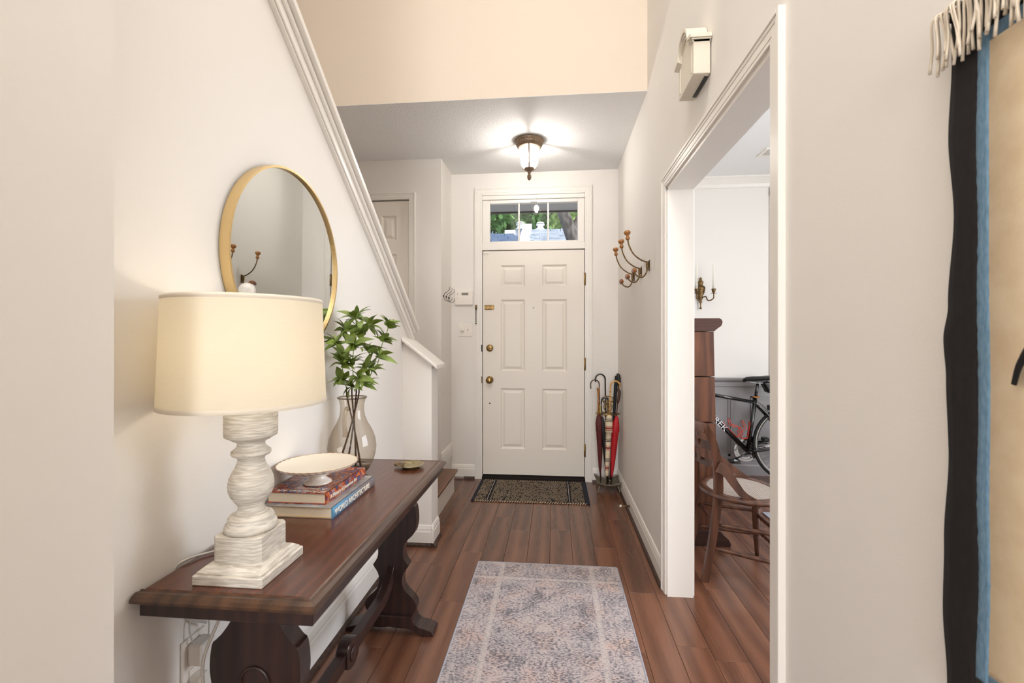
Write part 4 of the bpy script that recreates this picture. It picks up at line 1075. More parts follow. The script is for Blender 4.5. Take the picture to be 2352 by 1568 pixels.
mt = thing('door_mat', 'black and tan woven door mat in front of the front door', 'door mat', (-.19, 3.70, 0))
MX0, MX1, MY0, MY1 = -.640, .262, 3.445, 3.955
bm = bm_new(); box(bm, MX0 + .02, MX1 - .025, MY0, MY1, .001, .008, bev=.001); part('base_cloth', bm, 'matbase', mt)
bm = bm_new(); box(bm, MX0, MX0 + .022, MY0 - .004, MY1, .0005, .010, bev=.002); part('binding', bm, 'navy', mt)
bm = bm_new(); box(bm, MX1 - .028, MX1 + .004, MY0 - .004, MY1, .0005, .010, bev=.002); part('binding', bm, 'navy', mt)
for xx in (-.517, .112):
    bm = bm_new(); box(bm, xx - .012, xx + .012, MY0 + .004, MY1, .006, .0112, bev=.001); part('band', bm, 'matbase', mt)
    bm = bm_new(); tube(bm, [(xx + .001 * math.sin(k), MY0 + .006 + k * .02, .0115) for k in range(26)], .0018, 5); part('band_thread', bm, 'grey_plastic', mt)
bm = bm_new(); rnd = random.Random(3)
x = MX0 + .027
ix = 0
while x < MX1 - .033:
    if min(abs(x - .112), abs(x + .517)) > .017:
        for j in range(30):
            y = MY0 + .012 + j * .0167
            if rnd.random() < .2: continue
            xx = x + (.0 if j % 2 else .0045); w = .0024; l = .0034
            z_ = .0080
            vs = [bm.verts.new((xx - w, y - l, z_)), bm.verts.new((xx + w, y - l + .002, z_)), bm.verts.new((xx + w, y + l, z_)), bm.verts.new((xx - w, y + l - .002, z_)), bm.verts.new((xx, y, z_ + .0032))]
            for a, b in ((0, 1), (1, 2), (2, 3), (3, 0)): bm.faces.new((vs[a], vs[b], vs[4]))
    x += .0098; ix += 1
part('weave', bm, 'mattan', mt, kind='stuff')
bm = bm_new(); k = 0; x = MX0 + .03
while x < MX1 - .03:
    for yy in (MY0 - .001, MY1): tube(bm, [(x, yy - .004, .004), (x + .012, yy + .004, .008)], .0034, 5)
    x += .019
part('braided_edge', bm, 'mattan', mt, kind='stuff')

# ------------------------------------------------------------------ umbrella stand and its canes
SX, SY = .436, 3.80
us = thing('umbrella_stand', 'antique umbrella stand with brass ring and dark scalloped tray', 'umbrella stand', (SX, SY, 0))
bm = bm_new(); n_ = 16; hw = .102; G = []
for j in range(n_ + 1):
    row = []
    for i in range(n_ + 1):
        u, v_ = -1 + 2 * i / n_, -1 + 2 * j / n_
        pin = 1 - .16 * (1 - u * u) * (v_ * v_) ; pinv = 1 - .16 * (1 - v_ * v_) * (u * u)
        row.append(bm.verts.new((SX + u * hw * pinv, SY + v_ * hw * pin, .052 + .05 * (max(abs(u), abs(v_))) ** 3 * (.35 + .65 * u * u * v_ * v_))))
    G.append(row)
for j in range(n_):
    for i in range(n_): bm.faces.new((G[j][i], G[j][i + 1], G[j + 1][i + 1], G[j + 1][i])).smooth = True
bm.normal_update(); bmesh.ops.solidify(bm, geom=bm.faces[:], thickness=.006)
part('tray', bm, 'pewter', us)
for sx in (-1, 1):
    for sy in (-1, 1):
        bm = bm_new(); tube(bm, [(SX + sx * .07, SY + sy * .07, .055), (SX + sx * .082, SY + sy * .082, .03), (SX + sx * .086, SY + sy * .086, .004)], [.008, .005, .006], 8, sm=3); part('foot', bm, 'pewter', us)
bm = bm_new(); tube(bm, [(SX + .094 * math.cos(t), SY + .06 * math.sin(t), .628) for t in [2 * PI * k / 40 for k in range(40)]], .0045, 8, closed=True)
tube(bm, [(SX - .094, SY, .628), (SX + .094, SY, .628)], .0035, 8); tube(bm, [(SX, SY - .06, .628), (SX, SY + .06, .628)], .0035, 8); part('ring', bm, 'brass', us)
bm = bm_new(); tube(bm, [(SX, SY, .05), (SX, SY, .76)], .0055, 10); part('post', bm, 'brassdark', us)
bm = bm_new()
for s_ in (-1, 1):
    tube(bm, [(SX, SY, .640), (SX + s_ * .022, SY, .655), (SX + s_ * .034, SY, .685), (SX + s_ * .022, SY, .705), (SX + s_ * .012, SY, .690), (SX + s_ * .020, SY, .676)], .0042, 7, sm=5)
    tube(bm, [(SX, SY, .665), (SX + s_ * .016, SY, .70), (SX + s_ * .036, SY, .722), (SX + s_ * .042, SY, .745), (SX + s_ * .028, SY, .75)], .004, 7, sm=5)
    tube(bm, [(SX + s_ * .006, SY, .700), (SX + s_ * .014, SY, .725), (SX, SY, .742)], .0035, 7, sm=5)
    ball(bm, (SX + s_ * .03, SY, .73), .007, seg=8)
part('scrollwork', bm, 'brass', us)
bm = bm_new(); tube(bm, [(SX - .055, SY, .70), (SX - .052, SY, .745), (SX - .03, SY, .765), (SX, SY, .77), (SX + .03, SY, .765), (SX + .052, SY, .745), (SX + .055, SY, .72)], .0035, 7, sm=5); part('hoop', bm, 'brassdark', us)

def seg_on(a, b, z):
    a = Vector(a); b = Vector(b); t = (z - a.z) / (b.z - a.z); return a + (b - a) * t
def furled(root, a, b, z0, z1, rmax, m, top=.35, pts=None):
    """furled cloth along the shaft a(bottom)->b(top) between heights z0 (tip) and z1"""
    bm = bm_new(); A = seg_on(a, b, z0); B = seg_on(a, b, z1); L = (B - A).length
    pr_ = pts or [(.25, 0), (.45, .08), (.7, .3), (.9, .55), (1, .72), (.95, .8), (.8, .84), (.85, .88), (.6, .95), (top, 1)]
    lathe(bm, [(0, -.004)] + [(r_ * rmax, h_ * L) for r_, h_ in pr_] + [(0, L + .003)], A, B - A, seg=20, flute=lambda t, h: 1 + .10 * math.sin(5 * t + h * 14))
    return part('canopy', bm, m, root, loc=tuple(A))
def shaft(root, a, b, r, m, name='shaft', za=None, zb=None):
    bm = bm_new(); A = Vector(a) if za is None else seg_on(a, b, za); B = Vector(b) if zb is None else seg_on(a, b, zb)
    tube(bm, [A, B], r, 10); return part(name, bm, m, root)
def crook(root, b, r, w, side, m, drop=.04, name='crook_handle', bumps=False):
    bm = bm_new(); pts = []
    for k in range(13):
        t = PI * k / 12; pts.append((b[0] + side * (w / 2 - w / 2 * math.cos(t)), b[1], b[2] + w * .55 * math.sin(t)))
    pts.append((b[0] + side * w * .98, b[1], b[2] - drop))
    tube(bm, pts, r, 8, sm=2)
    if bumps:
        for k in (2, 6, 10): ball(bm, pts[k], r * 1.35, seg=8)
    return part(name, bm, m, root)
G_ = 'umbrellas and canes in the stand by the door'
# black crook cane
a, b = (.430, 3.835, .060), (.418, 3.835, .905)
t = thing('walking_cane', 'tall black crook-handled cane at the back of the umbrella stand', 'cane', a, group=G_)
shaft(t, a, b, .0062, 'blacklacquer'); crook(t, b, .0068, .080, -1, 'blacklacquer', .02)
# dark brown ribbed crook umbrella with pale yellow cloth
a, b = (.385, 3.86, .060), (.372, 3.86, .860)
t = thing('umbrella', 'pale yellow furled umbrella with thin ribbed dark brown crook handle', 'umbrella', a, group=G_)
shaft(t, a, b, .0042, 'browncane'); crook(t, b, .0046, .072, -1, 'browncane', .035)
furled(t, a, b, .18, .685, .026, 'yellowcloth')
# maroon umbrella with flared orange wood handle
a, b = (.372, 3.755, .062), (.352, 3.755, .855)
t = thing('umbrella', 'maroon furled umbrella with flared orange wooden handle at the left of the stand', 'umbrella', a, group=G_)
shaft(t, a, b, .004, 'steel', zb=.62); furled(t, a, b, .150, .625, .0255, 'maroon', top=.45, pts=[(.22, 0), (.45, .1), (.7, .35), (.85, .62), (.88, .7), (1.0, .74), (1.05, .86), (.75, .95), (.5, 1)])
bm = bm_new(); A = seg_on(a, b, .625); B = seg_on(a, b, .845); L = (B - A).length; lathe(bm, [(0, 0), (.0085, 0), (.0085, L * .5), (.006, L * .58), (.0065, L * .66), (.0075, L * .78), (.0115, L * .97), (.0115, L), (0, L)], A, B - A, seg=16); part('handle', bm, 'handle_wood', t)
# black umbrella with little looped handle
a, b = (.428, 3.76, .062), (.376, 3.745, .72)
t = thing('umbrella', 'black furled umbrella with small black loop handle beside the maroon one', 'umbrella', a, group=G_)
shaft(t, a, b, .004, 'blacklacquer'); furled(t, a, b, .13, .610, .020, 'blackcloth')
bm = bm_new(); tube(bm, [b, (b[0] + .004, b[1], b[2] + .028), (b[0] + .022, b[1], b[2] + .044), (b[0] + .045, b[1], b[2] + .042), (b[0] + .052, b[1], b[2] + .032)], [.006, .006, .007, .009, .009], 8, sm=5); part('handle', bm, 'blacklacquer', t)
# plaid umbrella with bamboo crook
a, b = (.416, 3.740, .060), (.452, 3.745, .860)
t = thing('umbrella', 'cream plaid furled umbrella with bamboo crook handle', 'umbrella', a, group=G_)
shaft(t, a, b, .004, 'steel', zb=.30)
furled(t, a, b, .135, .625, .023, 'plaid', pts=[(.55, 0), (.62, .05), (.8, .3), (.95, .6), (1.05, .72), (1.45, .725), (1.4, .82), (1.3, .9), (1.1, .96), (.8, 1)])
shaft(t, a, b, .0072, 'bamboo', 'handle', za=.625)
bm = bm_new()
for zz in (.66, .70, .735, .775, .815): 
    p_ = seg_on(a, b, zz); lathe(bm, [(.0072, -.003), (.0092, 0), (.0072, .003)], p_, (0, 0, 1), seg=10)
part('bamboo_node', bm, 'tpiece', t)
crook(t, b, .0068, .075, 1, 'bamboo', .01, bumps=True)
# thick black umbrella leaning right with lobed handle
a, b = (.450, 3.79, .062), (.505, 3.80, .945)
t = thing('umbrella', 'thick black umbrella leaning to the right with stub handle on top', 'umbrella', a, group=G_)
bm = bm_new(); A = seg_on(a, b, .09); B = Vector(b); L = (B - A).length
lathe(bm, [(0, 0), (.006, 0), (.008, L * .3), (.011, L * .6), (.0135, L * .75), (.0155, L * .9), (.014, L * .93), (.0125, L * .99), (0, L)], A, B - A, seg=14); part('canopy', bm, 'blackcloth', t)
shaft(t, a, b, .004, 'steel', zb=.1)
# dark stick with rounded head
a, b = (.470, 3.84, .062), (.532, 3.85, .86)
t = thing('walking_stick', 'dark stick with rounded black head nearest the right wall', 'cane', a, group=G_)
shaft(t, a, b, .0055, 'blacklacquer')
bm = bm_new(); tube(bm, [(b[0] - .004, b[1], .855), (b[0], b[1], .88), (b[0] + .0, b[1], .92), (b[0] - .006, b[1], .945), (b[0] - .02, b[1], .945)], [.010, .0135, .0135, .012, .007], 10, sm=4); part('head', bm, 'blacklacquer', t)
# red umbrella
a, b = (.452, 3.735, .064), (.515, 3.745, .80)
t = thing('umbrella', 'bright red furled umbrella with rounded dark brown handle', 'umbrella', a, group=G_)
shaft(t, a, b, .004, 'browncane'); furled(t, a, b, .130, .615, .0275, 'redcloth', pts=[(.25, 0), (.4, .06), (.68, .3), (.85, .55), (.9, .7), (1.2, .78), (.95, .88), (.6, .97), (.4, 1)])
bm = bm_new(); tube(bm, [seg_on(a, b, .72), (.512, 3.745, .745), (.520, 3.745, .80), (.514, 3.745, .83), (.504, 3.745, .832)], [.007, .0125, .0130, .012, .007], 12, sm=4); part('handle', bm, 'browncane', t)

# ------------------------------------------------------------------ wall hanging on the right
wh = thing('wall_hanging', 'woven wool wall hanging with black border, blue stripe and cream field', 'wall hanging', (RX, .3, 1.2))
HX = RX - .006
def wav(z, s_=0): return .0045 * noise.noise(Vector((z * 3.1, s_, 1))) + .0028 * noise.noise(Vector((z * 11, s_, 4))) + .0008 * noise.noise(Vector((z * 70, s_, 4)))
def band_mesh(fy0, fy1, za, zb, th0=.0, th=.008, nz=260, ny=4):
    """vertical cloth strip between the edges fy0(z) and fy1(z)"""
    bm = bm_new(); G = []
    for i in range(nz + 1):
        z_ = za + (zb - za) * i / nz
        y0, y1 = fy0(z_), fy1(z_); row = []
        for k in range(ny + 1):
            y = y0 + (y1 - y0) * k / ny
            row.append(bm.verts.new((RX - .004 - th - .003 * noise.noise(Vector((y * 6, z_ * 4, 2))), y, z_)))
        G.append(row)
    for i in range(nz):
        for k in range(ny): bm.faces.new((G[i][k], G[i][k + 1], G[i + 1][k + 1], G[i + 1][k])).smooth = True
    bm.normal_update(); bmesh.ops.solidify(bm, geom=bm.faces[:], thickness=-.005)
    return bm
_EK = [(2.0, 2170), (1.62, 2178), (1.52, 2171), (1.413, 2185), (1.295, 2172), (1.248, 2160), (1.194, 2166), (1.088, 2173), (.97, 2161), (.881, 2157), (.78, 2168), (.5, 2170)]
def E0(z_):
    for (a, b), (c, d) in zip(_EK, _EK[1:]):
        if z_ >= c:
            t = (z_ - c) / (a - c); t = t * t * (3 - 2 * t); return .666 + (2180 - (d + (b - d) * t)) / 1500 + .15 * wav(z_)
    return .67
E1 = lambda z_: .629 + .002 * noise.noise(Vector((z_ * 9, 3, 3))) + .0012 * noise.noise(Vector((z_ * 90, 3, 3)))
E2 = lambda z_: .613 + .001 * noise.noise(Vector((z_ * 8, 7, 3))) + .0008 * noise.noise(Vector((z_ * 120, 3, 3)))
YN = -.35
ZT, ZB = 1.678, .775
part('border', band_mesh(lambda z_: E1(z_), E0, ZB, ZT), 'blackwool', wh)
part('stripe', band_mesh(E2, E1, ZB + .045, ZT - .045, ny=3), 'bluewool', wh)
part('field', band_mesh(lambda z_: YN + .045, E2, ZB + .06, ZT - .062, ny=20, nz=120), 'creamwool', wh)
def hband(z0_, z1_, m): 
    part('border' if m == 'blackwool' else 'stripe', band_mesh(lambda z_: YN, (E1 if m == 'blackwool' else E2), z0_, z1_, ny=30, nz=8), m, wh)
hband(ZT - .045, ZT, 'blackwool'); hband(ZT - .062, ZT - .045, 'bluewool'); hband(ZB, ZB + .045, 'blackwool'); hband(ZB + .045, ZB + .06, 'bluewool')
bm = bm_new(); tube(bm, [(RX - .0165, .578, 1.196), (RX - .0165, .570, 1.222), (RX - .0165, .55, 1.25), (RX - .0165, .50, 1.27)], [.0035, .0045, .005, .005], 6, sm=6, flat=.4); part('motif', bm, 'blackwool', wh)
bm = bm_new(); box(bm, RX - .016, RX - .001, YN, .668, ZT - .006, ZT + .012, bev=.003); part('hanging_bar', bm, 'blackwool', wh)
fr_ = random.Random(11)
for k in range(104):
    y = .680 - k * .0037 + fr_.uniform(-.002, .002); ln = fr_.uniform(.038, .072); bm = bm_new(); sw_ = fr_.uniform(-.012, .012)
    if k < 16: ln = fr_.uniform(.045, .075)
    xx = RX - .018 - fr_.uniform(0, .006)
    tube(bm, [(RX - .010, y, ZT + .012), (xx - .003, y + sw_ * .2, ZT + .010), (xx, y + sw_ * .6, ZT - ln * .45), (xx + fr_.uniform(-.003, .002), y + sw_, ZT - ln)], [.0013, .0016, .0017, .0020], 5, sm=4)
    part('fringe_strand', bm, 'fringe', wh)

# ------------------------------------------------------------------ dining room: oak cabinet, chair, bicycle, sconce, rug
cb = thing('oak_cabinet', 'tall dark quartersawn oak cabinet against the dining side of the wall', 'cabinet', (.82, 3.1, 0))
CY0, CY1 = 2.85, 3.75
XB = RX + .145
def cbx(z_): return .985 - .028 * (z_ / 1.29)
for (za, zb) in ((.09, .735), (.742, 1.013), (1.019, 1.288)):
    bm = bm_new(); prism(bm, [(XB, za), (cbx(za), za), (cbx(zb), zb), (XB, zb)], xz(CY0, CY0 + .025), 0, 1, bev=.002); part('side_panel', bm, 'oak', cb)
for (za, zb) in ((.09, .735), (.742, 1.013), (1.019, 1.288)):
    bm = bm_new(); prism(bm, [(XB, za), (cbx(za), za), (cbx(zb), zb), (XB, zb)], xz(CY0 + .027, CY1), 0, 1, bev=.003); part('case', bm, 'oakdark', cb)
bm = bm_new(); tp = [(XB, 1.290), (.957, 1.290)] + [(.957 + .012 * (1 - math.cos(PI / 2 * k / 5)) + .03 * k / 5, 1.290 + .034 * k / 5) for k in range(1, 6)]
tp += [(1.002, 1.335), (1.006, 1.348), (1.000, 1.362), (.988, 1.369), (XB, 1.369)]
prism(bm, tp, xz(CY0 - .01, CY1 + .01), 0, 1, bev=.002); part('top', bm, 'oakdark', cb)
for yy in (CY0 - .02, CY1 - .05):
    bm = bm_new(); prism(bm, [(XB, 0)] + [(1.048, 0), (1.052, .012)] + sm2([(1.046, .026), (1.035, .045), (1.015, .062), (1.0, .075), (.992, .092)], 4) + [(XB, .092)], xz(yy, yy + .07), 0, 1, bev=.003); part('scroll_foot', bm, 'oakdark', cb)

# chair
chr_ = thing('cane_chair', 'brown wooden dining chair with caned seat and curved back posts', 'chair', (.97, 2.55, 0))
def board(bm, pts, w, th, wdir=(0, 0, 1)):
    """flat curved board: section w along wdir, th across"""
    pts = spline(pts, 6); wd = Vector(wdir); prev = None; rings = []
    for i, p in enumerate(pts):
        tg = (pts[min(i + 1, len(pts) - 1)] - pts[max(i - 1, 0)]).normalized()
        u = (wd - tg * wd.dot(tg)).normalized(); v_ = tg.cross(u)
        ww = w[min(int(i / 6), len(w) - 1)] * (1 - (i % 6) / 6) + w[min(int(i / 6) + 1, len(w) - 1)] * ((i % 6) / 6) if isinstance(w, (list, tuple)) else w
        rings.append([bm.verts.new(p + u * a * ww / 2 + v_ * b_ * th / 2) for a, b_ in ((-1, -1), (1, -1), (1, 1), (-1, 1))])
    for A_, B_ in zip(rings, rings[1:]):
        for k in range(4): bm.faces.new((A_[k], A_[(k + 1) % 4], B_[(k + 1) % 4], B_[k]))
    bm.faces.new(rings[0][::-1]); bm.faces.new(rings[-1])
    bmesh.ops.bevel(bm, geom=[e for e in bm.edges if len(e.link_faces) == 2 and e.calc_face_angle(0) > 1.0], offset=th * .12, segments=1, profile=.5, affect='EDGES')
near = [(.767, 2.42, 0), (.795, 2.425, .14), (.822, 2.43, .31), (.838, 2.43, .46), (.829, 2.42, .61), (.80, 2.41, .73), (.768, 2.40, .795), (.758, 2.40, .812)]
far = [(.80, 2.80, 0), (.832, 2.79, .15), (.858, 2.78, .31), (.868, 2.78, .46), (.858, 2.78, .61), (.832, 2.78, .73), (.80, 2.78, .795), (.790, 2.78, .812)]
for P_, W_ in ((near, [.034, .034, .038, .042, .042, .036, .03, .02]), (far, [.034, .034, .038, .042, .042, .036, .03, .02])):
    bm = bm_new(); board(bm, P_, W_, .024, (1, 0, 0)); part('back_post', bm, 'chair', chr_)
# crest rail and slats
for zt_, dx_, hh in ((.79, .772, .05), (.695, .812, .045), (.60, .83, .035)):
    bm = bm_new(); board(bm, [(dx_ - .004, 2.413, zt_), (dx_ - .035, 2.50, zt_ - .004), (dx_ - .045, 2.60, zt_ - .005), (dx_ - .02, 2.70, zt_ - .004), (dx_ + .02, 2.78, zt_)], hh, .012, (.2, 0, 1)); part('back_slat', bm, 'chair', chr_)
bm = bm_new(); 
for yy in (2.53, 2.66): board(bm, [(.775, yy, .60), (.765, yy, .69), (.735, yy, .79)], .035, .008, (0, 1, 0)); 
part('back_splat', bm, 'chair', chr_)
SCX, SCY, SA, SB, SZ = .985, 2.535, .200, .225, .452
def seat_r(t): return 1.0
bm = bm_new(); NS = 48; r0 = []; 
def sp_(t, k, zz): return bm.verts.new((SCX + SA * k * math.cos(t), SCY + SB * k * math.sin(t) * (1 + .08 * math.cos(t)), zz))
secs = [(1.0, SZ - .022), (1.03, SZ - .012), (1.0, SZ), (.82, SZ + .001), (.80, SZ - .006), (.82, SZ - .022)]
R_ = [[sp_(2 * PI * k / NS, kk, zz) for k in range(NS)] for kk, zz in secs]
for i in range(len(R_)):
    A_, B_ = R_[i], R_[(i + 1) % len(R_)]
    for k in range(NS): bm.faces.new((A_[k], A_[(k + 1) % NS], B_[(k + 1) % NS], B_[k])).smooth = True
part('seat_frame', bm, 'chair', chr_)
bm = bm_new()
def strip(p, q, w, zz):
    p = Vector(p); q = Vector(q); d = (q - p).normalized(); n_ = Vector((-d.y, d.x)) * w
    vs = [bm.verts.new((*(p + n_), zz)), bm.verts.new((*(p - n_), zz)), bm.verts.new((*(q - n_), zz)), bm.verts.new((*(q + n_), zz))]
    vv = [bm.verts.new((v_.co.x, v_.co.y, zz - .001)) for v_ in vs]
    bm.faces.new(vs); bm.faces.new(vv[::-1])
    for k in range(4): bm.faces.new((vs[k], vs[(k + 1) % 4], vv[(k + 1) % 4], vv[k]))
a_, b_ = SA * .82, SB * .82
for ang, step, zz, w in ((0, .0125, SZ - .002, .0019), (PI / 2, .0125, SZ - .001, .0019), (PI / 4, .0177, SZ, .0014), (-PI / 4, .0177, SZ + .0006, .0014)):
    d = Vector((math.cos(ang), math.sin(ang))); n_ = Vector((-d.y, d.x)); s_ = -.24
    while s_ < .24:
        for off in ((-.0022, .0022) if abs(ang) in (0, PI / 2) else (0,)):
            o_ = n_ * (s_ + off)
            A2 = (d.x / a_) ** 2 + (d.y / b_) ** 2; B2 = 2 * (o_.x * d.x / a_ ** 2 + o_.y * d.y / b_ ** 2); C2 = (o_.x / a_) ** 2 + (o_.y / b_) ** 2 - 1
            D2 = B2 * B2 - 4 * A2 * C2
            if D2 > 0:
                t1_, t2_ = (-B2 - math.sqrt(D2)) / (2 * A2), (-B2 + math.sqrt(D2)) / (2 * A2)
                strip((SCX + o_.x + d.x * t1_, SCY + o_.y + d.y * t1_), (SCX + o_.x + d.x * t2_, SCY + o_.y + d.y * t2_), w * .55, zz)
        s_ += step
part('cane_weave', bm, 'cane', chr_, kind='stuff')
# hip brackets
bm = bm_new(); board(bm, [(.826, 2.405, .595), (.862, 2.39, .575), (.90, 2.375, .515), (.94, 2.36, .465), (1.01, 2.345, .425)], [.055, .05, .04, .035, .035], .018, (.6, 0, 1)); part('hip_bracket', bm, 'chair', chr_)
bm = bm_new(); board(bm, [(.866, 2.79, .585), (.92, 2.78, .565), (.99, 2.76, .52), (1.05, 2.74, .475), (1.10, 2.72, .44)], [.055, .05, .04, .035, .035], .018, (.6, 0, 1)); part('hip_bracket', bm, 'chair', chr_)
def turned(p, q, prof, seg=14, name='leg'):
    bm = bm_new(); p = Vector(p); q = Vector(q); L = (q - p).length
    lathe(bm, [(0, 0)] + [(r_, h_ * L) for r_, h_ in prof] + [(0, L)], p, q - p, seg=seg); return part(name, bm, 'chair', chr_)
lp = [(.010, 0), (.013, .1), (.017, .24), (.018, .26), (.014, .275), (.021, .295), (.021, .315), (.015, .335), (.019, .37), (.020, .6), (.019, .9), (.017, 1)]
turned((1.158, 2.735, 0), (1.135, 2.705, .435), lp); turned((1.165, 2.315, 0), (1.14, 2.345, .435), lp)
rod = [(.007, 0), (.010, .1), (.011, .5), (.010, .9), (.007, 1)]
turned((.836, 2.43, .29), (1.150, 2.33, .278), rod, name='stretcher'); turned((.815, 2.425, .17), (1.153, 2.325, .135), rod, name='stretcher')
turned((.866, 2.785, .275), (1.144, 2.725, .262), rod, name='stretcher'); turned((.850, 2.785, .140), (1.148, 2.725, .130), rod, name='stretcher')
turned((.832, 2.44, .27), (.856, 2.77, .27), rod, name='stretcher')
tw = lambda n_: [(.007, 0)] + [(.0085 + .004 * abs(math.sin(PI * 9 * k / 40)), .04 + .92 * k / 40) for k in range(41)] + [(.007, 1)]
turned((1.147, 2.72, .245), (1.153, 2.33, .245), tw(9), name='twisted_stretcher'); turned((1.152, 2.72, .155), (1.158, 2.33, .155), tw(9), name='twisted_stretcher')

# bicycle
BYY = 4.15
bc = thing('bicycle', 'black road bicycle with red bottle cages leaning along the dining room wall', 'bicycle', (1.6, BYY, 0))
def BP(x, z_, dy=0): return (x, BYY + dy, z_)
RWX, FWX, WR = 2.054, 1.06, .335
def wheel(cx_, name):
    bm = bm_new(); pts = [(cx_ + (WR - .012) * math.cos(t), BYY, WR + (WR - .012) * math.sin(t)) for t in [2 * PI * k / 72 for k in range(72)]]
    tube(bm, pts, .0125, 10, closed=True, up=(0, 1, 0)); w_ = part(name, bm, 'tyre', bc)
    bm = bm_new(); lathe(bm, [(WR - .024, -.008), (WR - .024, .008), (WR - .040, .007), (WR - .045, 0), (WR - .040, -.007), (WR - .024, -.008)], BP(cx_, WR), (0, 1, 0), seg=72); part('rim', bm, 'steel', w_)
    bm = bm_new()
    for k in range(24):
        t = 2 * PI * k / 24; t2_ = t + (.5 if k % 2 else -.5); s_ = .02 if k % 4 < 2 else -.02
        tube(bm, [(cx_ + .02 * math.cos(t2_), BYY + s_, WR + .02 * math.sin(t2_)), (cx_ + (WR - .042) * math.cos(t), BYY, WR + (WR - .042) * math.sin(t))], .0011, 4)
    part('spokes', bm, 'steel', w_)
    bm = bm_new(); lathe(bm, [(0, -.05), (.008, -.05), (.008, -.03), (.022, -.028), (.014, -.02), (.014, .02), (.022, .028), (.008, .03), (.008, .05), (0, .05)], BP(cx_, WR), (0, 1, 0), seg=16); part('hub', bm, 'bikeblack', w_)
wheel(RWX, 'rear_wheel'); wheel(FWX, 'front_wheel')
BB = (1.678, .262); SC = (1.737, .690); HT = (1.205, .800); HB = (1.178, .715)
def fr(name, a, b, r, m='bikeblack', flat=1.0):
    bm = bm_new(); tube(bm, [BP(*a), BP(*b)], r, 14, flat=flat); return part(name, bm, m, bc)
dt = fr('down_tube', BB, (1.190, .758), .021); fr('top_tube', SC, (1.203, .783), .0155); fr('seat_tube', BB, (1.741, .71), .0165)
fr('head_tube', HB, HT, .019)
for s_ in (-1, 1):
    bm = bm_new(); tube(bm, [BP(BB[0] + .02, BB[1] + .003, s_ * .02), BP(1.80, .285, s_ * .045), BP(RWX, WR, s_ * .06)], [.012, .011, .007], 10, sm=3); cs_ = part('chain_stay', bm, 'bikeblack', bc)
    bm = bm_new(); tube(bm, [BP(1.84, .293, s_ * .0475), BP(1.96, .315, s_ * .054)], .0125, 10); part('decal', bm, 'bikewhite', cs_)
    bm = bm_new(); tube(bm, [BP(SC[0] + .01, SC[1] - .02, s_ * .018), BP(1.82, .60, s_ * .035), BP(RWX, WR, s_ * .06)], [.010, .010, .007], 10, sm=3); part('seat_stay', bm, 'bikeblack', bc)
    bm = bm_new(); tube(bm, [BP(HB[0], HB[1], s_ * .02), BP(1.13, .60, s_ * .045), BP(FWX, WR, s_ * .05)], [.014, .012, .008], 10, sm=3); part('fork_blade', bm, 'bikeblack', bc)
fr('seat_post', (1.741, .70), (1.762, .868), .0125)
bm = bm_new(); lathe(bm, [(.017, -.008), (.023, -.006), (.023, .006), (.017, .008)], BP(1.744, .735), (.12, 0, 1), seg=20); box(bm, 1.755, 1.775, BYY - .012, BYY + .012, .728, .742, bev=.002); part('seat_clamp', bm, 'handle_wood', bc)
bm = bm_new(); pts = [(1.640, .882, .010, .012), (1.665, .893, .020, .016), (1.72, .898, .030, .018), (1.78, .900, .05, .018), (1.84, .905, .070, .018), (1.89, .910, .074, .014), (1.91, .910, .05, .006)]
rings = []
for x_, z_, w_, h_ in pts:
    rings.append([bm.verts.new((x_, BYY + w_ * math.cos(t), z_ + h_ * (math.sin(t) if math.sin(t) > 0 else 1.3 * math.sin(t)))) for t in [2 * PI * k / 14 for k in range(14)]])
for A_, B_ in zip(rings, rings[1:]):
    for k in range(14): bm.faces.new((A_[k], A_[(k + 1) % 14], B_[(k + 1) % 14], B_[k])).smooth = True
bm.faces.new(rings[0]); bm.faces.new(rings[-1][::-1]); part('saddle', bm, 'black', bc)
bm = bm_new()
for s_ in (-1, 1): tube(bm, [BP(1.675, .872, s_ * .012), BP(1.72, .862, s_ * .02), BP(1.80, .860, s_ * .022), BP(1.86, .875, s_ * .03)], .0035, 8, sm=4)
part('saddle_rails', bm, 'steel', bc)
bm = bm_new(); box(bm, 1.795, 1.93, BYY - .045, BYY + .045, .775, .872, bev=.02, seg=3)
for v_ in bm.verts:
    if v_.co.z < .82: v_.co.x += .03
part('saddle_bag', bm, 'black', bc)
# crank, chainring, pedals, chain
bm = bm_new()
for rr_, yy in ((.098, .035), (.078, .042)):
    n_ = 50; A_ = []; Bn = []
    o1 = [bm.verts.new((BB[0] + (rr_ + (.004 if k % 2 else 0)) * math.cos(2 * PI * k / (2 * n_)), BYY + yy, BB[1] + (rr_ + (.004 if k % 2 else 0)) * math.sin(2 * PI * k / (2 * n_)))) for k in range(2 * n_)]
    i1 = [bm.verts.new((BB[0] + (rr_ - .014) * math.cos(2 * PI * k / (2 * n_)), BYY + yy, BB[1] + (rr_ - .014) * math.sin(2 * PI * k / (2 * n_)))) for k in range(2 * n_)]
    for k in range(2 * n_):
        bm.faces.new((o1[k], o1[(k + 1) % (2 * n_)], i1[(k + 1) % (2 * n_)], i1[k]))
bm.normal_update(); bmesh.ops.solidify(bm, geom=bm.faces[:], thickness=.003)
for k in range(5):
    t = 2 * PI * k / 5 + .3; tube(bm, [BP(BB[0], BB[1], .038), BP(BB[0] + .085 * math.cos(t), BB[1] + .085 * math.sin(t), .038)], .007, 6, flat=.5)
part('chainring', bm, 'steel', bc)
bm = bm_new(); tube(bm, [BP(BB[0], BB[1], -.055), BP(BB[0] - .155, BB[1] - .060, -.075)], [.012, .009], 10, flat=.7); ball(bm, BP(BB[0], BB[1], -.058), .015); part('crank_arm', bm, 'bikeblack', bc)
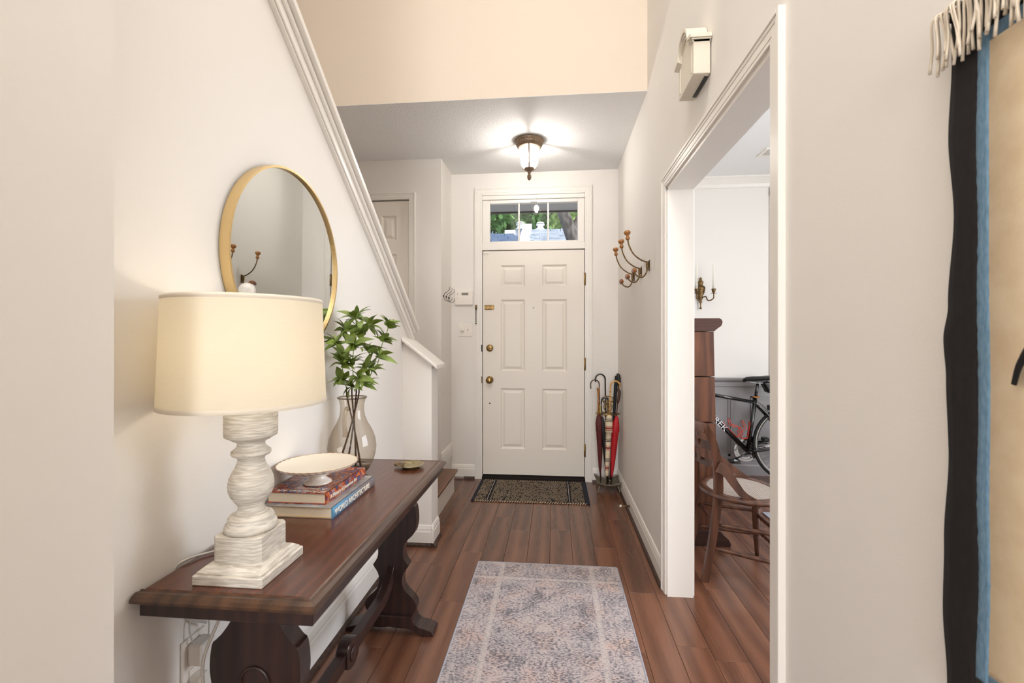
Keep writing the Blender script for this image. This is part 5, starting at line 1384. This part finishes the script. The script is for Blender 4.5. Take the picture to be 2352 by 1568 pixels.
bm = bm_new(); tube(bm, [BP(BB[0], BB[1], .055), BP(BB[0] + .155, BB[1] + .060, .075)], [.012, .009], 10, flat=.7); part('crank_arm', bm, 'bikeblack', bc)
for s_, yy in ((-1, -.115), (1, .115)):
    bm = bm_new(); px_, pz_ = BB[0] + s_ * .158, BB[1] + s_ * .062
    box(bm, px_ - .045, px_ + .045, BYY + yy - .038, BYY + yy + .038, pz_ - .012, pz_ - .004, bev=.003); box(bm, px_ - .045, px_ + .045, BYY + yy - .038, BYY + yy + .038, pz_ + .004, pz_ + .012, bev=.003); tube(bm, [(px_, BYY + yy - .045, pz_), (px_, BYY + yy + .045, pz_)], .010, 10); part('pedal', bm, 'bikeblack', bc)
bm = bm_new(); 
def chainrow(p, q):
    p = Vector(p); q = Vector(q); n_ = int((q - p).length / .0127)
    for k in range(n_):
        c_ = p + (q - p) * ((k + .5) / n_); tube(bm, [c_ - (q - p).normalized() * .0055, c_ + (q - p).normalized() * .0055], .0038 if k % 2 else .0028, 5, flat=.6)
chainrow(BP(BB[0] + .01, BB[1] + .098, .036), BP(RWX, WR + .045, .036)); chainrow(BP(BB[0] - .01, BB[1] - .098, .036), BP(RWX + .02, WR - .16, .036)); part('chain', bm, 'steel', bc)
bm = bm_new()
for k, rr_ in enumerate((.050, .044, .038, .032, .026)): lathe(bm, [(0, 0), (rr_, 0), (rr_, .002), (0, .002)], (RWX, BYY + .028 + k * .004, WR), (0, 1, 0), seg=24, smooth=False)
part('cassette', bm, 'steel', bc)
bm = bm_new(); box(bm, 1.712, 1.735, BYY + .02, BYY + .05, .345, .385, bev=.004); box(bm, 1.80, 1.85, BYY - .03, BYY + .03, .352, .385, bev=.006); tube(bm, [BP(1.752, .70, .0), BP(1.80, .66, -.02), BP(1.85, .60, -.02)], .0025, 6, sm=4); box(bm, 1.85, 1.90, BYY - .03, BYY + .03, .62, .665, bev=.006); part('derailleur_and_brake', bm, 'black', bc)
def cage(P_, Q_, nrm):
    """wire bottle cage: rests between P_ and Q_ on a tube, opens along nrm"""
    bm = bm_new(); P_ = Vector(P_); Q_ = Vector(Q_); ax = (Q_ - P_).normalized(); n_ = Vector(nrm).normalized(); L = (Q_ - P_).length
    for s_ in (-1, 1):
        sy = Vector((0, s_ * .034, 0))
        tube(bm, [P_ + sy * .25, P_ - ax * .012 + n_ * .012 + sy * .3, P_ - ax * .012 + n_ * .055 + sy * .9, P_ + ax * L * .30 + n_ * .072 + sy, P_ + ax * L * .55 + n_ * .05 + sy * 1.1, P_ + ax * L * .62 + n_ * .03 + sy, P_ + ax * L * .98 + n_ * .06 + sy * .7, P_ + ax * L * 1.05 + n_ * .055], .0032, 7, sm=6)
        tube(bm, [P_ + sy * .25, P_ + ax * L * .5 + sy * .25, Q_ + sy * .3, Q_ + n_ * .012], .0032, 7, sm=4)
    part('bottle_cage', bm, 'cage', bc)
dv = Vector((1.190 - BB[0], 0, .758 - BB[1])).normalized(); dn = Vector((-dv.z, 0, dv.x)); dn = dn if dn.z > 0 else -dn
p0 = Vector(BP(*BB)) + dv * .16 + dn * .021
cage(p0, p0 + dv * .15, dn)
sv = Vector((SC[0] - BB[0], 0, SC[1] - BB[1])).normalized(); sn = Vector((-sv.z, 0, sv.x))
p0 = Vector(BP(*BB)) + sv * .12 + sn * .018
cage(p0, p0 + sv * .13, sn)
# handlebar, stem, lettering
bm = bm_new(); tube(bm, [BP(*HT), BP(1.215, .84), BP(1.12, .855)], .014, 10, sm=3)
for s_ in (-1, 1): tube(bm, [BP(1.12, .855), BP(1.12, .855, s_ * .14), BP(1.10, .855, s_ * .17 if s_ > 0 else -.19), BP(1.03, .845, s_ * .17 if s_ > 0 else -.19), BP(1.02, .78, s_ * .17 if s_ > 0 else -.19), BP(1.10, .74, s_ * .17 if s_ > 0 else -.19)], .0125, 8, sm=5)
part('handlebar', bm, 'black', bc)
lo = Vector(BP(1.190, .758)) - dv * .05 + Vector((0, -.0222, 0))
text('TREK', .066, 'bikewhite', dt, frame_m(tuple(Vector(BP(*BB, -.0215)) + dv * .455 - dn * .023), tuple(-dv), tuple(dn)), extrude=.0008, sx=1.25)

# sconce
sc_ = thing('wall_sconce', 'antique brass two-arm candle sconce on the dining room wall', 'sconce', (1.33, DY, 1.67))
sx_, sy_ = 1.332, DY
bm = bm_new(); lathe(bm, [(0, -.15), (.012, -.15), (.006, -.13), (.006, -.10), (.014, -.085), (.010, -.072), (.018, -.055), (.022, -.04), (.018, -.03), (.034, .0), (.042, .04), (.040, .055), (.026, .062), (.020, .066), (.022, .09), (.028, .097), (.018, .105), (.010, .115), (.012, .125), (.008, .138), (0, .142)], (sx_, sy_ - .022, 1.665), seg=20)
for v_ in bm.verts: v_.co.y = sy_ - .022 + (v_.co.y - sy_ + .022) * .5
part('back_urn', bm, 'brassdark', sc_)
for s_ in (-1, 1):
    bm = bm_new(); ex = sx_ + s_ * .085 if s_ > 0 else sx_ - .062
    tube(bm, [(sx_ + s_ * .012, sy_ - .035, 1.622), (sx_ + s_ * .035, sy_ - .06, 1.625), (sx_ + s_ * .04, sy_ - .08, 1.595), (sx_ + (ex - sx_) * .7, sy_ - .10, 1.588), (ex, sy_ - .11, 1.61), (ex, sy_ - .11, 1.648)], .0055, 8, sm=5); part('arm', bm, 'brassdark', sc_)
    bm = bm_new(); lathe(bm, [(0, 0), (.026, 0), (.027, .003), (.008, .004), (.012, .012), (.017, .024), (.016, .032), (.022, .040), (.016, .036), (0, .030)], (ex, sy_ - .11, 1.650), seg=24, flute=lambda t, h: 1 + (.12 * math.cos(8 * t) if h > .035 else 0)); part('candle_cup', bm, 'brassdark', sc_)
    bm = bm_new(); lathe(bm, [(0, 0), (.010, 0), (.0055, .235), (.002, .242), (0, .245)], (ex, sy_ - .11, 1.682), seg=14)
    M['wax'] = M.get('wax') or mat('ivory_wax', (240, 236, 224), .5)
    tag(part('candle', bm, 'wax', loc=(ex, sy_ - .11, 1.682)), ('ivory taper candle in the right arm of the brass sconce' if s_ > 0 else 'ivory taper candle in the left arm of the brass sconce'), 'candle', 'candles in the brass sconce')
# dining rug, only its corner shows
rg2 = thing('area_rug', 'pale area rug with blue-grey border on the dining room floor', 'rug', (2.3, 2.9, 0))
bm = bm_new(); prism(bm, [(1.475, 3.40), (1.475, 2.35), (2.9, 2.35), (2.9, 3.40)], lambda a, b, t: (a, b, .001 + .008 * t), 0, 1); part('border', bm, 'rugedge', rg2)
bm = bm_new(); prism(bm, [(1.53, 3.34), (1.53, 2.41), (2.84, 2.41), (2.84, 3.34)], lambda a, b, t: (a, b, .006 + .005 * t), 0, 1); part('field', bm, 'creamplate', rg2)

# ------------------------------------------------------------------ outdoors beyond the transom
boxes('ground', 'ground', [(-30, 30, 4.5, 60, -.3, -.1)], kind='structure')
ps = thing('porch_roof', 'grey porch soffit with dark fascia outside above the transom', 'porch roof', (-.2, 4.9, 2.8))
for k in range(5): boxes('soffit_board', 'soffit', [(-2.4 + k * .96, -1.445 + k * .96, 4.17, 5.62, 2.815, 2.835)], ps)
boxes('fascia', 'fascia', [(-2.5, 2.4, 5.62, 5.66, 2.80, 2.95)], ps)
hs = thing('neighbour_house', 'neighbouring house with pale shingled roof and white parapet outside', 'house', (-.5, 15, 0))
def roof(name, x0, x1, yr, zr, m):
    bm = bm_new(); prism(bm, [(yr, zr), (yr - 5.5, zr - 2.6), (yr - 5.5, zr - 2.75), (yr + 4, zr - 2.0)], lambda a, b, t: (x0 + (x1 - x0) * t, a, b), 0, 1); o = part(name, bm, m, hs)
    # shingle courses as thin laps
    bm = bm_new()
    for k in range(14):
        y_ = yr - .12 - k * .34; z_ = zr - (yr - y_) * 2.6 / 5.5
        nn = int((x1 - x0) / .3)
        for i in range(nn):
            xx = x0 + (i + (.5 if k % 2 else 0)) * .3
            if xx + .29 > x1: continue
            box(bm, xx, xx + .285, y_ - .30, y_, z_ - .13, z_ + random.uniform(.008, .03))
    q = part('shingle_courses', bm, m, hs, kind='stuff')
roof('left_roof', -6.0, -.92, 14.0, 4.43, 'shingle2'); roof('right_roof', -.72, 5.0, 14.0, 4.53, 'shingle')
bm = bm_new(); prism(bm, [(14.1, 4.74), (13.9, 4.74), (8.4, 2.15), (8.4, 1.9), (14.1, 1.9)], lambda a, b, t: (-.94 + .24 * t, a, b), 0, 1); part('parapet', bm, 'whitestucco', hs)
boxes('chimney_chase', 'whitestucco', [(-1.55, -.95, 14.1, 14.7, 3.5, 4.61)], hs); boxes('chimney_chase', 'whitestucco', [(-.60, -.30, 13.9, 14.3, 3.9, 4.58)], hs)
for x_, z_ in ((-1.06, 4.61), (-.44, 4.58)):
    bm = bm_new(); lathe(bm, [(0, 0), (.15, 0), (.15, .03), (.10, .06), (.09, .13), (.13, .15), (.135, .17), (.09, .175), (.09, .19), (.13, .20), (.10, .24), (0, .26)], (x_, 14.1, z_), seg=20); fc_ = part('flue_cap', bm, 'whitestucco', hs)
    bm = bm_new(); lathe(bm, [(.105, .138), (.112, .146), (.105, .152)], (x_, 14.1, z_), seg=20); lathe(bm, [(.095, .176), (.122, .184), (.095, .192)], (x_, 14.1, z_), seg=20); part('vent_gap', bm, 'gutter', fc_)
boxes('ridge_cap', 'gutter', [(-6, -1.3, 13.92, 14.08, 4.42, 4.455)], hs); boxes('ridge_cap', 'gutter', [(-.28, 5.0, 13.92, 14.08, 4.52, 4.555)], hs)
boxes('house_wall', 'whitestucco', [(-6, 5, 8.6, 17, -.1, 2.0)], hs)
def foliage(bm, c, r, n_, s_, rs):
    for _ in range(n_):
        d = Vector((rs.gauss(0, 1), rs.gauss(0, 1), rs.gauss(0, 1))).normalized() * (rs.random() ** .4)
        p = Vector((c[0] + d.x * r[0], c[1] + d.y * r[1], c[2] + d.z * r[2]))
        if p.z < .6: continue
        u = Vector((rs.gauss(0, 1), rs.gauss(0, 1), rs.gauss(0, 1))).normalized(); w = u.cross(Vector((.3, .5, 1))).normalized()
        q = s_ * rs.uniform(.6, 1.3)
        vs = [bm.verts.new(p - u * q), bm.verts.new(p + w * q * .5), bm.verts.new(p + u * q), bm.verts.new(p - w * q * .5)]
        bm.faces.new(vs)
def tree(label, x, y, h, blobs, m, trunk, seed, s_=.16, n_=2600):
    rs = random.Random(seed); t = thing('tree', label, 'tree', (x, y, -.1), group='trees beyond the neighbouring house')
    bm = bm_new(); tube(bm, trunk, [.28, .22, .15, .08][:len(trunk)], 10, sm=4); part('trunk', bm, 'bark', t)
    bm = bm_new()
    for c, r in blobs: foliage(bm, c, r, n_, s_, rs)
    part('crown', bm, m, t, kind='stuff')
tree('dense green tree behind the left part of the neighbouring roof', -3.2, 19, 9, [((-3.2, 19, 5.6), (2.6, 1.6, 2.6)), ((-1.6, 19.5, 6.6), (2.0, 1.4, 2.4)), ((-4.4, 20, 7.2), (2, 1.5, 2.2))], 'foliage', [(-3.2, 19, -.1), (-3.1, 19, 3), (-2.9, 19, 5.5), (-2.2, 19, 7.5)], 1, .15)
tree('green tree behind the white chimneys', .1, 20, 9, [((-.2, 20, 5.8), (2.2, 1.5, 2.6)), ((1.0, 20.4, 7.2), (2.0, 1.5, 2.2))], 'foliage', [(.1, 20, -.1), (.2, 20, 3), (-.2, 20, 5.5), (.5, 20, 7.6)], 2, .15)
tree('tree with bright yellow-green leaves beside the leaning trunk', 1.2, 16.5, 8, [((.55, 16.6, 5.75), (.75, .8, .9)), ((1.6, 17.2, 6.8), (1.4, 1, 1.3))], 'foliage2', [(1.3, 16.8, -.1), (1.3, 16.8, 3), (1.0, 16.6, 5), (.7, 16.6, 6.2)], 3, .10, 1300)
tree('dark green tree at the far right behind the roof', 4.2, 21, 9, [((3.4, 21, 5.8), (2.2, 1.5, 2.4)), ((5, 21, 6.5), (2.2, 1.5, 2.6))], 'foliage', [(4.2, 21, -.1), (4.1, 21, 3), (3.9, 21, 5.5), (4.4, 21, 7.6)], 4, .15, 1700)
t = thing('tree', 'leaning forked tree trunk with rough grey bark outside the right pane', 'tree', (.55, 9, -.1), group='trees beyond the neighbouring house')
bm = bm_new(); tube(bm, [(.62, 9, -.1), (.50, 9, 1.8), (.40, 9, 3.0), (.33, 9, 3.3), (.20, 9, 3.62), (.12, 9, 3.9), (.10, 9, 4.8)], [.19, .16, .145, .14, .115, .10, .09], 14, sm=5); part('trunk', bm, 'bark', t)
bm = bm_new(); tube(bm, [(.32, 9, 3.32), (.42, 9, 3.5), (.56, 9, 3.75), (.9, 9, 4.4)], [.10, .075, .06, .05], 12, sm=5); part('limb', bm, 'bark', t)
bm = bm_new(); rs = random.Random(9); foliage(bm, (.3, 9.2, 5.6), (1.3, 1.0, 1.0), 1500, .09, rs); part('crown', bm, 'foliage2', t, kind='stuff')
